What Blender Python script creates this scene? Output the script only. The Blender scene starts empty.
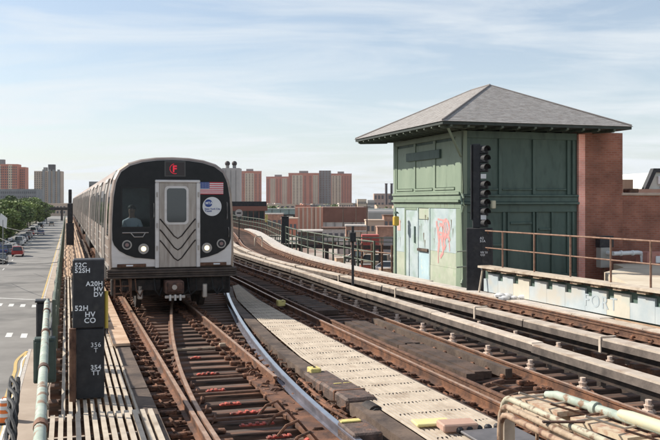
import bpy, math, random
from mathutils import Matrix, Vector
random.seed(7)
R = math.radians
scene = bpy.context.scene
col = scene.collection

# ------------------------------------------------------------------ camera, world, sun, exposure
EYE = 2.63
cam = bpy.data.cameras.new('camera'); camo = bpy.data.objects.new('camera', cam); col.objects.link(camo)
camo.location = (0, 0, EYE); camo.rotation_euler = (R(90), 0, 0)
cam.sensor_width = 36; cam.lens = 850 / 660 * 36; cam.shift_y = -18 / 660
cam.clip_start = 0.1; cam.clip_end = 20000
scene.camera = camo
SUN_EL = 36.5
SDX, SDY = -1.326, 0.427                      # horizontal direction towards the sun
w = bpy.data.worlds.new("World"); scene.world = w; w.use_nodes = True
wt = w.node_tree; wn = wt.nodes; wl = wt.links; wn.clear()
out = wn.new('ShaderNodeOutputWorld'); bg = wn.new('ShaderNodeBackground')
sky = wn.new('ShaderNodeTexSky'); sky.sky_type = 'NISHITA'; sky.sun_disc = False
sky.sun_elevation = R(SUN_EL); sky.sun_rotation = math.atan2(SDX, SDY)
sky.air_density = 1.0; sky.dust_density = 0.9; sky.ozone_density = 1.6; sky.altitude = 10
bg.inputs['Strength'].default_value = 0.107
tc = wn.new('ShaderNodeTexCoord')
sep = wn.new('ShaderNodeSeparateXYZ'); wl.new(tc.outputs['Generated'], sep.inputs[0])
def wmath(op, a, b=None, clamp=False):
    n = wn.new('ShaderNodeMath'); n.operation = op; n.use_clamp = clamp
    for i, v in enumerate((a, b)):
        if v is None: continue
        if isinstance(v, (int, float)): n.inputs[i].default_value = v
        else: wl.new(v, n.inputs[i])
    return n.outputs[0]
zz = wmath('MAXIMUM', sep.outputs['Z'], 0.0)
den = wmath('ADD', zz, 0.10)
cx_ = wmath('DIVIDE', sep.outputs['X'], den); cy_ = wmath('DIVIDE', sep.outputs['Y'], den)
comb = wn.new('ShaderNodeCombineXYZ'); wl.new(cx_, comb.inputs[0]); wl.new(cy_, comb.inputs[1])
mp = wn.new('ShaderNodeMapping'); mp.inputs['Scale'].default_value = (0.8, 1.5, 1); mp.inputs['Rotation'].default_value = (0, 0, R(-14))
mp.inputs['Location'].default_value = (3.1, 1.7, 0)
wl.new(comb.outputs[0], mp.inputs[0])
n1 = wn.new('ShaderNodeTexNoise'); n1.inputs['Scale'].default_value = 0.9; n1.inputs['Detail'].default_value = 9; n1.inputs['Roughness'].default_value = 0.58
n1.inputs['Distortion'].default_value = 0.9
wl.new(mp.outputs[0], n1.inputs['Vector'])
cr = wn.new('ShaderNodeValToRGB'); cr.color_ramp.elements[0].position = 0.42; cr.color_ramp.elements[1].position = 0.66
cr.color_ramp.elements[0].color = (0.0, 0.0, 0.0, 1); cr.color_ramp.elements[1].color = (0.92, 0.92, 0.92, 1)
wl.new(n1.outputs['Fac'], cr.inputs[0])
# thin veil that thickens to the horizon, plus the clouds
veil = wmath('ADD', wmath('MULTIPLY', wmath('POWER', wmath('SUBTRACT', 1.0, zz, True), 9.0), 0.62), 0.20)
tot = wmath('ADD', veil, wmath('MULTIPLY', cr.outputs[0], 0.5), True)
mixw = wn.new('ShaderNodeMix'); mixw.data_type = 'RGBA'
wl.new(tot, mixw.inputs[0]); wl.new(sky.outputs[0], mixw.inputs[6]); mixw.inputs[7].default_value = (6.2, 6.55, 6.8, 1)
wl.new(mixw.outputs[2], bg.inputs[0]); wl.new(bg.outputs[0], out.inputs[0])
sun = bpy.data.lights.new('sun', 'SUN'); suno = bpy.data.objects.new('sun', sun); col.objects.link(suno)
sun.energy = 5.0; sun.angle = R(0.6); sun.color = (1.0, 0.93, 0.82)
hv = Vector((SDX, SDY, 0)).normalized() * math.cos(R(SUN_EL)); tosun = Vector((hv.x, hv.y, math.sin(R(SUN_EL))))
suno.rotation_euler = tosun.to_track_quat('Z', 'Y').to_euler(); suno.location = (-30, 20, 40)
scene.view_settings.view_transform = 'Standard'; scene.view_settings.look = 'None'
scene.view_settings.exposure = 0.40; scene.view_settings.gamma = 1.0
scene.cycles.max_bounces = 6

# ------------------------------------------------------------------ materials
M = {}
def mat(name, c1, c2=None, rough=0.8, metal=0.0, scale=3.0, bump=0.0, bscale=None, stretch=(1, 1, 1), rand=0.0,
        c3=None, s3=1.0, t3=(0.55, 0.7), emit=None, estr=0, spec=None, detail=5, coord='Object', mix=(0.35, 0.65)):
    if name in M: return M[name]
    m = bpy.data.materials.new(name); m.use_nodes = True; t = m.node_tree; n = t.nodes; l = t.links
    b = n['Principled BSDF']; b.inputs['Roughness'].default_value = rough; b.inputs['Metallic'].default_value = metal
    if spec is not None: b.inputs['Specular IOR Level'].default_value = spec
    b.inputs['Base Color'].default_value = (*c1, 1)
    m.diffuse_color = (*c1, 1)
    if c2 or bump or c3:
        co = n.new('ShaderNodeTexCoord'); mp = n.new('ShaderNodeMapping'); mp.inputs['Scale'].default_value = stretch
        if coord == 'World':
            g = n.new('ShaderNodeNewGeometry'); l.new(g.outputs['Position'], mp.inputs[0])
        else:
            l.new(co.outputs['Object'], mp.inputs[0])
        vec = mp.outputs[0]
    colo = None
    if c2:
        nz = n.new('ShaderNodeTexNoise'); nz.inputs['Scale'].default_value = scale; nz.inputs['Detail'].default_value = detail
        nz.inputs['Roughness'].default_value = 0.62
        l.new(vec, nz.inputs['Vector'])
        r = n.new('ShaderNodeValToRGB'); r.color_ramp.elements[0].position = mix[0]; r.color_ramp.elements[1].position = mix[1]
        r.color_ramp.elements[0].color = (*c1, 1); r.color_ramp.elements[1].color = (*c2, 1)
        l.new(nz.outputs['Fac'], r.inputs[0]); colo = r.outputs[0]
    if c3:
        nz3 = n.new('ShaderNodeTexNoise'); nz3.inputs['Scale'].default_value = s3; nz3.inputs['Detail'].default_value = 8
        l.new(vec, nz3.inputs['Vector'])
        r3 = n.new('ShaderNodeMapRange'); r3.inputs[1].default_value = t3[0]; r3.inputs[2].default_value = t3[1]
        l.new(nz3.outputs['Fac'], r3.inputs[0])
        mx = n.new('ShaderNodeMix'); mx.data_type = 'RGBA'
        l.new(r3.outputs[0], mx.inputs[0]); mx.inputs[7].default_value = (*c3, 1)
        if colo is not None: l.new(colo, mx.inputs[6])
        else: mx.inputs[6].default_value = (*c1, 1)
        colo = mx.outputs[2]
    if rand:
        oi = n.new('ShaderNodeObjectInfo'); mr = n.new('ShaderNodeMapRange')
        mr.inputs[3].default_value = 1 - rand; mr.inputs[4].default_value = 1 + rand
        l.new(oi.outputs['Random'], mr.inputs[0])
        hs = n.new('ShaderNodeHueSaturation'); l.new(mr.outputs[0], hs.inputs['Value'])
        if colo is not None: l.new(colo, hs.inputs['Color'])
        else: hs.inputs['Color'].default_value = (*c1, 1)
        colo = hs.outputs[0]
    if colo is not None: l.new(colo, b.inputs['Base Color'])
    if bump:
        nb = n.new('ShaderNodeTexNoise'); nb.inputs['Scale'].default_value = bscale or scale * 6; nb.inputs['Detail'].default_value = 6
        l.new(vec, nb.inputs['Vector'])
        bp = n.new('ShaderNodeBump'); bp.inputs['Strength'].default_value = bump; bp.inputs['Distance'].default_value = 0.02
        l.new(nb.outputs['Fac'], bp.inputs['Height']); l.new(bp.outputs[0], b.inputs['Normal'])
    if emit:
        b.inputs['Emission Color'].default_value = (*emit, 1); b.inputs['Emission Strength'].default_value = estr
    M[name] = m
    return m

def brickmat(name, c1, c2, mortar, scale=1.0, bw=0.22, bh=0.075, axis='xz', ms=0.012, c3=None):
    m = bpy.data.materials.new(name); m.use_nodes = True; t = m.node_tree; n = t.nodes; l = t.links
    b = n['Principled BSDF']; b.inputs['Roughness'].default_value = 0.9
    co = n.new('ShaderNodeTexCoord'); s = n.new('ShaderNodeSeparateXYZ'); l.new(co.outputs['Object'], s.inputs[0])
    ad = n.new('ShaderNodeMath'); ad.operation = 'ADD'; l.new(s.outputs[0], ad.inputs[0]); l.new(s.outputs[1], ad.inputs[1])
    c = n.new('ShaderNodeCombineXYZ'); l.new(ad.outputs[0], c.inputs[0]); l.new(s.outputs[2], c.inputs[1])
    br = n.new('ShaderNodeTexBrick'); l.new(c.outputs[0], br.inputs['Vector'])
    br.inputs['Scale'].default_value = scale; br.inputs['Brick Width'].default_value = bw; br.inputs['Row Height'].default_value = bh
    br.inputs['Mortar Size'].default_value = ms; br.inputs['Color1'].default_value = (*c1, 1); br.inputs['Color2'].default_value = (*c2, 1)
    br.inputs['Mortar'].default_value = (*mortar, 1)
    nz = n.new('ShaderNodeTexNoise'); nz.inputs['Scale'].default_value = 1.3; nz.inputs['Detail'].default_value = 9
    l.new(co.outputs['Object'], nz.inputs['Vector'])
    mr = n.new('ShaderNodeMapRange'); mr.inputs[1].default_value = 0.3; mr.inputs[2].default_value = 0.7; mr.inputs[3].default_value = 0.62; mr.inputs[4].default_value = 1.3
    l.new(nz.outputs['Fac'], mr.inputs[0])
    hs = n.new('ShaderNodeHueSaturation'); l.new(mr.outputs[0], hs.inputs['Value']); l.new(br.outputs['Color'], hs.inputs['Color'])
    last = hs.outputs[0]
    if c3:   # pale rows of efflorescence
        nz2 = n.new('ShaderNodeTexNoise'); nz2.inputs['Scale'].default_value = 1.0; nz2.inputs['Detail'].default_value = 10; nz2.inputs['Roughness'].default_value = 0.7
        mpp = n.new('ShaderNodeMapping'); mpp.inputs['Scale'].default_value = (1.5, 1.5, 7); l.new(co.outputs['Object'], mpp.inputs[0]); l.new(mpp.outputs[0], nz2.inputs['Vector'])
        m2 = n.new('ShaderNodeMapRange'); m2.inputs[1].default_value = 0.56; m2.inputs[2].default_value = 0.74; m2.inputs[4].default_value = 0.28; l.new(nz2.outputs['Fac'], m2.inputs[0])
        mx = n.new('ShaderNodeMix'); mx.data_type = 'RGBA'; l.new(m2.outputs[0], mx.inputs[0]); l.new(last, mx.inputs[6]); mx.inputs[7].default_value = (*c3, 1)
        last = mx.outputs[2]
    l.new(last, b.inputs['Base Color'])
    bp = n.new('ShaderNodeBump'); bp.inputs['Strength'].default_value = 0.5; bp.inputs['Distance'].default_value = 0.01; bp.invert = True
    l.new(br.outputs['Fac'], bp.inputs['Height']); l.new(bp.outputs[0], b.inputs['Normal'])
    M[name] = m; return m

tie_m = mat('tie_wood', (0.035, 0.024, 0.02), (0.175, 0.118, 0.09), 0.88, scale=5, bump=0.6, bscale=22, stretch=(0.35, 4, 4), rand=0.38, c3=(0.2, 0.08, 0.04), s3=2.0, t3=(0.45, 0.72))
timber_m = mat('weathered_timber', (0.045, 0.03, 0.024), (0.14, 0.098, 0.072), 0.88, scale=2.0, bump=0.5, bscale=18, coord='World', rand=0.2)
darktimber_m = mat('dark_timber', (0.03, 0.019, 0.014), (0.105, 0.064, 0.045), 0.85, scale=2.0, bump=0.5, bscale=20, coord='World')
rust_m = mat('rusty_steel', (0.085, 0.042, 0.028), (0.22, 0.115, 0.07), 0.75, 0.2, scale=6, bump=0.4, bscale=40, coord='World', c3=(0.06, 0.035, 0.028), s3=3)
railrust_m = mat('rail_rust', (0.06, 0.03, 0.02), (0.22, 0.1, 0.052), 0.7, 0.15, scale=4, bump=0.3, bscale=40, coord='World', c3=(0.07, 0.04, 0.03), s3=1.5)
railtop_m = mat('rail_worn_top', (0.34, 0.2, 0.13), (0.5, 0.35, 0.26), 0.5, 0.35, scale=5, coord='World')
shiny_m = mat('polished_rail', (0.36, 0.37, 0.42), (0.5, 0.5, 0.55), 0.2, 0.95, scale=2, coord='World')
darksteel_m = mat('dark_steel', (0.02, 0.018, 0.018), (0.07, 0.05, 0.04), 0.7, 0.3, scale=5, bump=0.3, coord='World')
fast_m = mat('rusty_fastener', (0.035, 0.02, 0.015), (0.27, 0.125, 0.07), 0.8, 0.2, scale=9, bump=0.4, coord='World')
cream_m = mat('cream_fibreglass', (0.43, 0.36, 0.285), (0.56, 0.48, 0.385), 0.75, scale=4, coord='World', c3=(0.27, 0.2, 0.145), s3=2.3, t3=(0.55, 0.75), rand=0.06)
board_m = mat('cover_board', (0.42, 0.35, 0.285), (0.57, 0.49, 0.41), 0.8, scale=3, coord='World', c3=(0.26, 0.17, 0.12), s3=2.2, t3=(0.55, 0.78), rand=0.1, bump=0.2)
boardside_m = mat('cover_board_edge', (0.06, 0.048, 0.042), (0.16, 0.13, 0.112), 0.8, scale=3, coord='World', bump=0.3)
tan_m = mat('tan_planks', (0.38, 0.24, 0.15), (0.55, 0.4, 0.28), 0.85, scale=3, coord='World', rand=0.15, bump=0.3)
insul_m = mat('insulator', (0.74, 0.64, 0.56), (0.5, 0.36, 0.28), 0.5, scale=30)
conc_m = mat('pale_concrete', (0.42, 0.38, 0.345), (0.56, 0.52, 0.475), 0.9, scale=2.5, coord='World', c3=(0.3, 0.27, 0.24), s3=0.9, t3=(0.6, 0.8), bump=0.2)
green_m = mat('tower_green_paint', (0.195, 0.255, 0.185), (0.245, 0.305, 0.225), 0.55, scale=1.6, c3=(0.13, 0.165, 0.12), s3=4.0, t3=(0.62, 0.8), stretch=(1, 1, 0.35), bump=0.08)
darkgreen_m = mat('dark_green_and_shade', (0.065, 0.108, 0.09), (0.085, 0.132, 0.11), 0.6, scale=1.6, c3=(0.045, 0.075, 0.06), s3=5.0, t3=(0.5, 0.75), stretch=(1, 1, 0.35), bump=0.08)  # the tower's green with near-face shade painted in; also plain dark green parts
whitep_m = mat('patchy_white_paint', (0.36, 0.44, 0.46), (0.46, 0.53, 0.54), 0.6, scale=2.2, c3=(0.33, 0.42, 0.39), s3=2.0, t3=(0.5, 0.62))
bluep_m = mat('pale_blue_paint', (0.38, 0.52, 0.58), (0.47, 0.6, 0.64), 0.6, scale=2.2, c3=(0.62, 0.65, 0.55), s3=2.0, t3=(0.6, 0.7))
creamg_m = mat('cream_green_paint', (0.36, 0.40, 0.31), (0.44, 0.47, 0.38), 0.65, scale=2, c3=(0.35, 0.42, 0.3), s3=3)
pinkp_m = mat('pink_spray_paint', (0.6, 0.24, 0.23), (0.58, 0.38, 0.36), 0.6, scale=6)
redp_m = mat('red_paint', (0.55, 0.07, 0.05), (0.45, 0.12, 0.08), 0.8, scale=14, coord='World', c3=(0.1, 0.05, 0.04), s3=12, t3=(0.45, 0.6))
yellow_m = mat('yellow_paint', (0.66, 0.56, 0.2), (0.56, 0.45, 0.16), 0.8, scale=14, coord='World', c3=(0.25, 0.19, 0.1), s3=14, t3=(0.52, 0.68), bump=.3)
roof_m = mat('grey_brown_shingles', (0.245, 0.23, 0.22), (0.34, 0.322, 0.31), 0.92, scale=3.5, stretch=(1, 1, 3), c3=(0.22, 0.195, 0.18), s3=5.0, t3=(0.5, 0.72), bump=0.7, bscale=12)
steel_m = mat('stainless_steel', (0.44, 0.405, 0.37), (0.54, 0.5, 0.46), 0.4, 0.7, scale=1.5, stretch=(1, 0.2, 3), rand=0.03, c3=(0.33, 0.29, 0.26), s3=1.0, t3=(0.5, 0.8))
frontsteel_m = mat('brushed_steel_front', (0.62, 0.59, 0.57), (0.7, 0.67, 0.65), 0.38, 0.25, scale=2, stretch=(1, 1, 3), c3=(0.5, 0.46, 0.43), s3=2.5, t3=(0.5, 0.9))
doorsteel_m = mat('brushed_steel_door', (0.36, 0.32, 0.285), (0.47, 0.425, 0.385), 0.4, 0.5, scale=3, stretch=(4, 4, .5), c3=(0.24, 0.2, 0.17), s3=2.0, t3=(0.5, 0.8))
sidesteel_m = mat('dusty_steel_side', (0.28, 0.215, 0.18), (0.38, 0.31, 0.265), 0.42, 0.55, scale=1.3, stretch=(1, 0.3, 2.5), c3=(0.25, 0.18, 0.14), s3=1.0, t3=(0.5, 0.8))
black_m = mat('black_mask_paint', (0.008, 0.0085, 0.010), (0.014, 0.015, 0.017), 0.3, scale=4, spec=0.3)
matt_m = mat('matt_black', (0.012, 0.013, 0.016), (0.03, 0.03, 0.034), 0.6, scale=6, c3=(0.055, 0.05, 0.046), s3=7, t3=(0.56, 0.8), bump=.1)
under_m = mat('underframe_black', (0.010, 0.009, 0.009), (0.035, 0.026, 0.022), 0.85, scale=8, bump=0.4)
rubber_m = mat('rubber', (0.02, 0.02, 0.02), None, 0.8)
glassd_m = mat('dark_glass', (0.035, 0.045, 0.05), None, 0.06, 0.0, spec=0.8)
white_m = mat('white_paint', (0.78, 0.78, 0.77), (0.7, 0.7, 0.69), 0.5, scale=5)
text_m = mat('white_lettering', (0.8, 0.82, 0.84), None, 0.6)
blue_m = mat('blue_print', (0.02, 0.06, 0.26), None, 0.5)
flagred_m = mat('flag_red', (0.62, 0.05, 0.07), None, 0.5)
lamp_m = mat('headlight_lens', (0.9, 0.8, 0.6), None, 0.3, emit=(1.0, 0.74, 0.38), estr=1.7)
chrome_m = mat('lamp_bezel', (0.35, 0.34, 0.33), None, 0.3, 0.8)
led_m = mat('red_led', (0.35, 0.02, 0.03), None, 0.5, emit=(1.0, 0.03, 0.07), estr=0.35)
gpipe_m = mat('pale_green_pipe', (0.25, 0.31, 0.26), (0.4, 0.44, 0.38), 0.65, scale=6, c3=(0.22, 0.14, 0.09), s3=9.0, t3=(0.54, 0.62), coord='World', bump=0.15)
cpipe_m = mat('tan_conduit', (0.32, 0.235, 0.16), (0.46, 0.37, 0.27), 0.75, scale=9, c3=(0.16, 0.085, 0.05), s3=9, t3=(0.5, 0.62), coord='World', bump=0.2)
rail_brown = mat('rusty_railing', (0.16, 0.085, 0.055), (0.28, 0.17, 0.12), 0.7, 0.2, scale=8, coord='World')
gfence_m = mat('faded_green_railing', (0.07, 0.095, 0.07), (0.15, 0.165, 0.125), 0.7, scale=2, coord='World')
cable_m = mat('black_cable', (0.015, 0.015, 0.016), (0.05, 0.05, 0.05), 0.6, scale=20, coord='World')
asphalt_m = mat('street_asphalt', (0.185, 0.176, 0.166), (0.245, 0.234, 0.22), 0.92, scale=0.35, coord='World', c3=(0.12, 0.116, 0.11), s3=0.2, t3=(0.5, 0.66), detail=8)
side_m = mat('sidewalk_concrete', (0.36, 0.29, 0.23), (0.45, 0.37, 0.3), 0.92, scale=0.5, coord='World')
ground_m = mat('city_ground', (0.13, 0.115, 0.1), (0.2, 0.18, 0.155), 0.95, scale=0.03, coord='World', c3=(0.07, 0.09, 0.05), s3=0.01)
paintw_m = mat('road_marking', (0.72, 0.72, 0.7), (0.5, 0.5, 0.48), 0.8, scale=2, coord='World')
painty_m = mat('yellow_road_marking', (0.6, 0.42, 0.14), (0.5, 0.38, 0.18), 0.8, scale=2, coord='World')
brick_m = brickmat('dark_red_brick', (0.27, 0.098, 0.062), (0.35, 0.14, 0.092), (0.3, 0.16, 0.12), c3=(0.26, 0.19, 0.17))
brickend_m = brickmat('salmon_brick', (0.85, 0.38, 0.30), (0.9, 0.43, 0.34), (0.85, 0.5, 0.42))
brickmid_m = brickmat('orange_brick', (0.36, 0.17, 0.11), (0.42, 0.22, 0.14), (0.4, 0.3, 0.24))
bark_m = mat('bark', (0.07, 0.05, 0.04), (0.12, 0.09, 0.07), 0.9, scale=5)
def leafmat(name, c1, c2):
    m = mat(name, c1, c2, 0.7, scale=0.9, rand=0.2, mix=(0.3, 0.7)); return m
leaf_a = leafmat('fresh_leaves', (0.09, 0.135, 0.03), (0.2, 0.26, 0.06))
leaf_b = leafmat('deep_leaves', (0.07, 0.11, 0.03), (0.13, 0.18, 0.05))
skin_m = mat('skin', (0.35, 0.2, 0.14), None, 0.6)
shirt_m = mat('white_shirt', (0.75, 0.76, 0.78), None, 0.8)
hair_m = mat('dark_hair', (0.02, 0.015, 0.012), None, 0.7)

# clear glass for the cab
gm = bpy.data.materials.new('cab_glass'); gm.use_nodes = True
_n = gm.node_tree.nodes; _l = gm.node_tree.links; _n.clear()
_o = _n.new('ShaderNodeOutputMaterial'); _g = _n.new('ShaderNodeBsdfGlossy'); _g.inputs['Roughness'].default_value = 0.03
_t = _n.new('ShaderNodeBsdfTransparent'); _t.inputs[0].default_value = (0.68, 0.73, 0.75, 1); _mx = _n.new('ShaderNodeMixShader')
_f = _n.new('ShaderNodeFresnel'); _f.inputs[0].default_value = 1.32
_l.new(_f.outputs[0], _mx.inputs[0]); _l.new(_t.outputs[0], _mx.inputs[1]); _l.new(_g.outputs[0], _mx.inputs[2]); _l.new(_mx.outputs[0], _o.inputs[0])

# ------------------------------------------------------------------ mesh building
class MB:
    def __init__(s): s.v = []; s.f = []; s.m = []
    def add(s, vs, fs, mi=0):
        o = len(s.v); s.v += [tuple(p) for p in vs]
        for f in fs: s.f.append(tuple(i + o for i in f)); s.m.append(mi)
        return s
    def box(s, x0, x1, y0, y1, z0, z1, mi=0, T=None):
        vs = [(x, y, z) for z in (z0, z1) for y in (y0, y1) for x in (x0, x1)]
        if T: vs = [T @ Vector(p) for p in vs]
        return s.add(vs, [(0, 2, 3, 1), (4, 5, 7, 6), (0, 1, 5, 4), (2, 6, 7, 3), (0, 4, 6, 2), (1, 3, 7, 5)], mi)
    def bbox(s, x0, x1, y0, y1, z0, z1, b=0.02, mi=0, T=None):          # bevelled box
        vs = []; 
        for sz, z in ((-1, z0), (1, z1)):
            for (cx, cy) in ((x0, y0), (x1, y0), (x1, y1), (x0, y1)): pass
        X = (x0, x1); Y = (y0, y1); Z = (z0, z1); idx = {}
        for i in (0, 1):
            for j in (0, 1):
                for k in (0, 1):
                    sx = 1 if i == 0 else -1; sy = 1 if j == 0 else -1; sz = 1 if k == 0 else -1
                    for a in range(3):
                        p = [X[i] + sx * b, Y[j] + sy * b, Z[k] + sz * b]; p[a] = (X[i], Y[j], Z[k])[a]
                        idx[(i, j, k, a)] = len(vs); vs.append(tuple(p))
        fs = []
        for a in range(3):
            for e in (0, 1):
                o = [q for q in range(3) if q != a]; loop = []
                for (p, q) in ((0, 0), (1, 0), (1, 1), (0, 1)):
                    k = [0, 0, 0]; k[a] = e; k[o[0]] = p; k[o[1]] = q; loop.append(idx[(*k, a)])
                fs.append(tuple(loop))
        for a in range(3):                                             # edges along axis a
            o = [q for q in range(3) if q != a]
            for p in (0, 1):
                for q in (0, 1):
                    k0 = [0, 0, 0]; k0[o[0]] = p; k0[o[1]] = q; k1 = list(k0); k1[a] = 1
                    fs.append((idx[(*k0, o[0])], idx[(*k1, o[0])], idx[(*k1, o[1])], idx[(*k0, o[1])]))
        for i in (0, 1):
            for j in (0, 1):
                for k in (0, 1): fs.append((idx[(i, j, k, 0)], idx[(i, j, k, 1)], idx[(i, j, k, 2)]))
        if T: vs = [T @ Vector(p) for p in vs]
        return s.add(vs, fs, mi)
    def tube(s, pts, r, n=8, mi=0, cap=True, r2=None):
        pts = [Vector(p) for p in pts]; rings = []; o = len(s.v); up = Vector((0, 0, 1))
        N = len(pts)
        for i, p in enumerate(pts):
            d = (pts[min(i + 1, N - 1)] - pts[max(i - 1, 0)]).normalized()
            a = d.cross(up)
            if a.length < 1e-3: a = d.cross(Vector((0, 1, 0)))
            a.normalize(); b = a.cross(d)
            rr = r if r2 is None else r + (r2 - r) * i / (N - 1)
            if isinstance(r, (list, tuple)): rr = r[i]
            for k in range(n):
                t = 2 * math.pi * k / n; s.v.append(tuple(p + (a * math.cos(t) + b * math.sin(t)) * rr))
        for i in range(N - 1):
            for k in range(n):
                s.f.append((o + i * n + k, o + i * n + (k + 1) % n, o + (i + 1) * n + (k + 1) % n, o + (i + 1) * n + k)); s.m.append(mi)
        if cap:
            s.f.append(tuple(o + k for k in range(n))[::-1]); s.m.append(mi)
            s.f.append(tuple(o + (N - 1) * n + k for k in range(n))); s.m.append(mi)
        return s
    def prism(s, poly, d, axis='y', at=0.0, mi=0, T=None):              # polygon in the plane across axis, extruded by d
        n = len(poly)
        if axis == 'y': vs = [(x, at, z) for x, z in poly] + [(x, at + d, z) for x, z in poly]
        elif axis == 'x': vs = [(at, x, z) for x, z in poly] + [(at + d, x, z) for x, z in poly]
        else: vs = [(x, z, at) for x, z in poly] + [(x, z, at + d) for x, z in poly]
        if T: vs = [T @ Vector(p) for p in vs]
        return s.add(vs, [tuple(range(n)), tuple(range(2 * n - 1, n - 1, -1))] + [(i, i + n, (i + 1) % n + n, (i + 1) % n) for i in range(n)], mi)
    def sphere(s, c, r, n=10, m=6, mi=0, sc=(1, 1, 1)):
        o = len(s.v)
        for i in range(m + 1):
            ph = math.pi * i / m
            for k in range(n):
                th = 2 * math.pi * k / n
                s.v.append((c[0] + r * sc[0] * math.sin(ph) * math.cos(th), c[1] + r * sc[1] * math.sin(ph) * math.sin(th), c[2] + r * sc[2] * math.cos(ph)))
        for i in range(m):
            for k in range(n): s.f.append((o + i * n + k, o + (i + 1) * n + k, o + (i + 1) * n + (k + 1) % n, o + i * n + (k + 1) % n)); s.m.append(mi)
        return s
    def mesh(s, name, mats, smooth=False):
        me = bpy.data.meshes.new(name); me.from_pydata(s.v, [], s.f)
        if not isinstance(mats, (list, tuple)): mats = [mats]
        for m in mats: me.materials.append(m)
        for p, i in zip(me.polygons, s.m): p.material_index = i
        me.update()
        import bmesh
        bm = bmesh.new(); bm.from_mesh(me); bmesh.ops.recalc_face_normals(bm, faces=bm.faces); bm.to_mesh(me); bm.free()
        if smooth:
            for p in me.polygons: p.use_smooth = True
            try: me.set_sharp_from_angle(angle=R(35))
            except Exception: pass
        return me
    def build(s, name, mats, parent=None, world=False, smooth=False):
        """local mode: vertices are in the parent's space; world mode: they are world coordinates."""
        if world or parent is None:
            xs = [p[0] for p in s.v]; ys = [p[1] for p in s.v]; zs = [p[2] for p in s.v]
            c = ((min(xs) + max(xs)) / 2, (min(ys) + max(ys)) / 2, min(zs))
            s.v = [(x - c[0], y - c[1], z - c[2]) for x, y, z in s.v]
            o = bpy.data.objects.new(name, s.mesh(name, mats, smooth)); o.location = c
        else:
            o = bpy.data.objects.new(name, s.mesh(name, mats, smooth))
        col.objects.link(o)
        if parent: link(o, parent, world)
        return o
def wmx(o):
    m = Matrix.LocRotScale(o.location, o.rotation_euler, o.scale)
    return (wmx(o.parent) @ o.matrix_parent_inverse @ m) if o.parent else m
def link(o, parent, world=False):
    o.parent = parent
    if world: o.matrix_parent_inverse = wmx(parent).inverted()
def tag(o, label=None, cat=None, group=None, kind=None):
    if label: o['label'] = label
    if cat: o['category'] = cat
    if group: o['group'] = group
    if kind: o['kind'] = kind
    return o
def empty(name, loc, rz=0, label=None, cat=None, group=None, kind=None):
    o = bpy.data.objects.new(name, None); o.empty_display_size = 0.3; o.location = loc; o.rotation_euler = (0, 0, rz); col.objects.link(o)
    return tag(o, label, cat, group, kind)
def inst(me, name, loc, rot, parent, world=True, scale=(1, 1, 1)):
    o = bpy.data.objects.new(name, me); o.location = loc; o.rotation_euler = rot; o.scale = scale; col.objects.link(o)
    link(o, parent, world); return o
def copy_tree(o, parent=None):
    c = o.copy(); col.objects.link(c)
    if parent is not None: c.parent = parent
    for ch in o.children: copy_tree(ch, c)
    return c
def textmesh(name, body, size, mats, parent, T, thick=0.004, align='LEFT', spacing=1.0, bold=0.0, line=1.0):
    cu = bpy.data.curves.new(name, 'FONT'); cu.body = body; cu.size = size; cu.extrude = thick / 2; cu.align_x = align
    cu.space_character = spacing; cu.offset = bold; cu.space_line = line
    t = bpy.data.objects.new('tmp', cu); col.objects.link(t)
    bpy.context.view_layer.update()
    me = bpy.data.meshes.new_from_object(t.evaluated_get(bpy.context.evaluated_depsgraph_get()))
    bpy.data.objects.remove(t); me.transform(T); me.materials.clear(); me.materials.append(mats)
    o = bpy.data.objects.new(name, me); col.objects.link(o)
    if parent: o.parent = parent
    return o

# paths that follow the line of the tracks -----------------------------------------------
class Path:
    def __init__(s, pts, step=0.25):
        P = [Vector((x, y)) for x, y in pts]
        P = [P[0] * 2 - P[1]] + P + [P[-1] * 2 - P[-2]]
        s.p = []
        for i in range(1, len(P) - 2):
            n = max(2, int((P[i + 1] - P[i]).length / step))
            for k in range(n):
                t = k / n; a, b, c, d = P[i - 1], P[i], P[i + 1], P[i + 2]
                # centripetal-ish cubic hermite with chord scaled tangents
                l0, l1, l2 = (b - a).length, (c - b).length, (d - c).length
                m1 = ((c - b) / l1 * l0 + (b - a) / l0 * l1) / (l0 + l1) * l1
                m2 = ((d - c) / l2 * l1 + (c - b) / l1 * l2) / (l1 + l2) * l1
                s.p.append(b * (2*t**3 - 3*t**2 + 1) + m1 * (t**3 - 2*t**2 + t) + c * (-2*t**3 + 3*t**2) + m2 * (t**3 - t**2))
        s.p.append(P[-2]); s.L = [0]
        for i in range(1, len(s.p)): s.L.append(s.L[-1] + (s.p[i] - s.p[i - 1]).length)
        s.len = s.L[-1]
    def at(s, d, off=0.0):
        import bisect
        d = min(max(d, 0), s.len - 1e-4); i = max(1, bisect.bisect_right(s.L, d)); i = min(i, len(s.p) - 1)
        t = (d - s.L[i - 1]) / (s.L[i] - s.L[i - 1])
        p = s.p[i - 1].lerp(s.p[i], t)
        a = s.p[max(i - 2, 0)]; b = s.p[min(i + 1, len(s.p) - 1)]; tg = (b - a).normalized()
        return Vector((p.x + tg.y * off, p.y - tg.x * off)), math.atan2(-tg.x, tg.y)   # point, heading (z rotation from +Y)
    def sY(s, Y):
        for i in range(1, len(s.p)):
            if s.p[i].y >= Y: return s.L[i - 1] + (Y - s.p[i - 1].y) / (s.p[i].y - s.p[i - 1].y) * (s.L[i] - s.L[i - 1])
        return s.len
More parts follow.
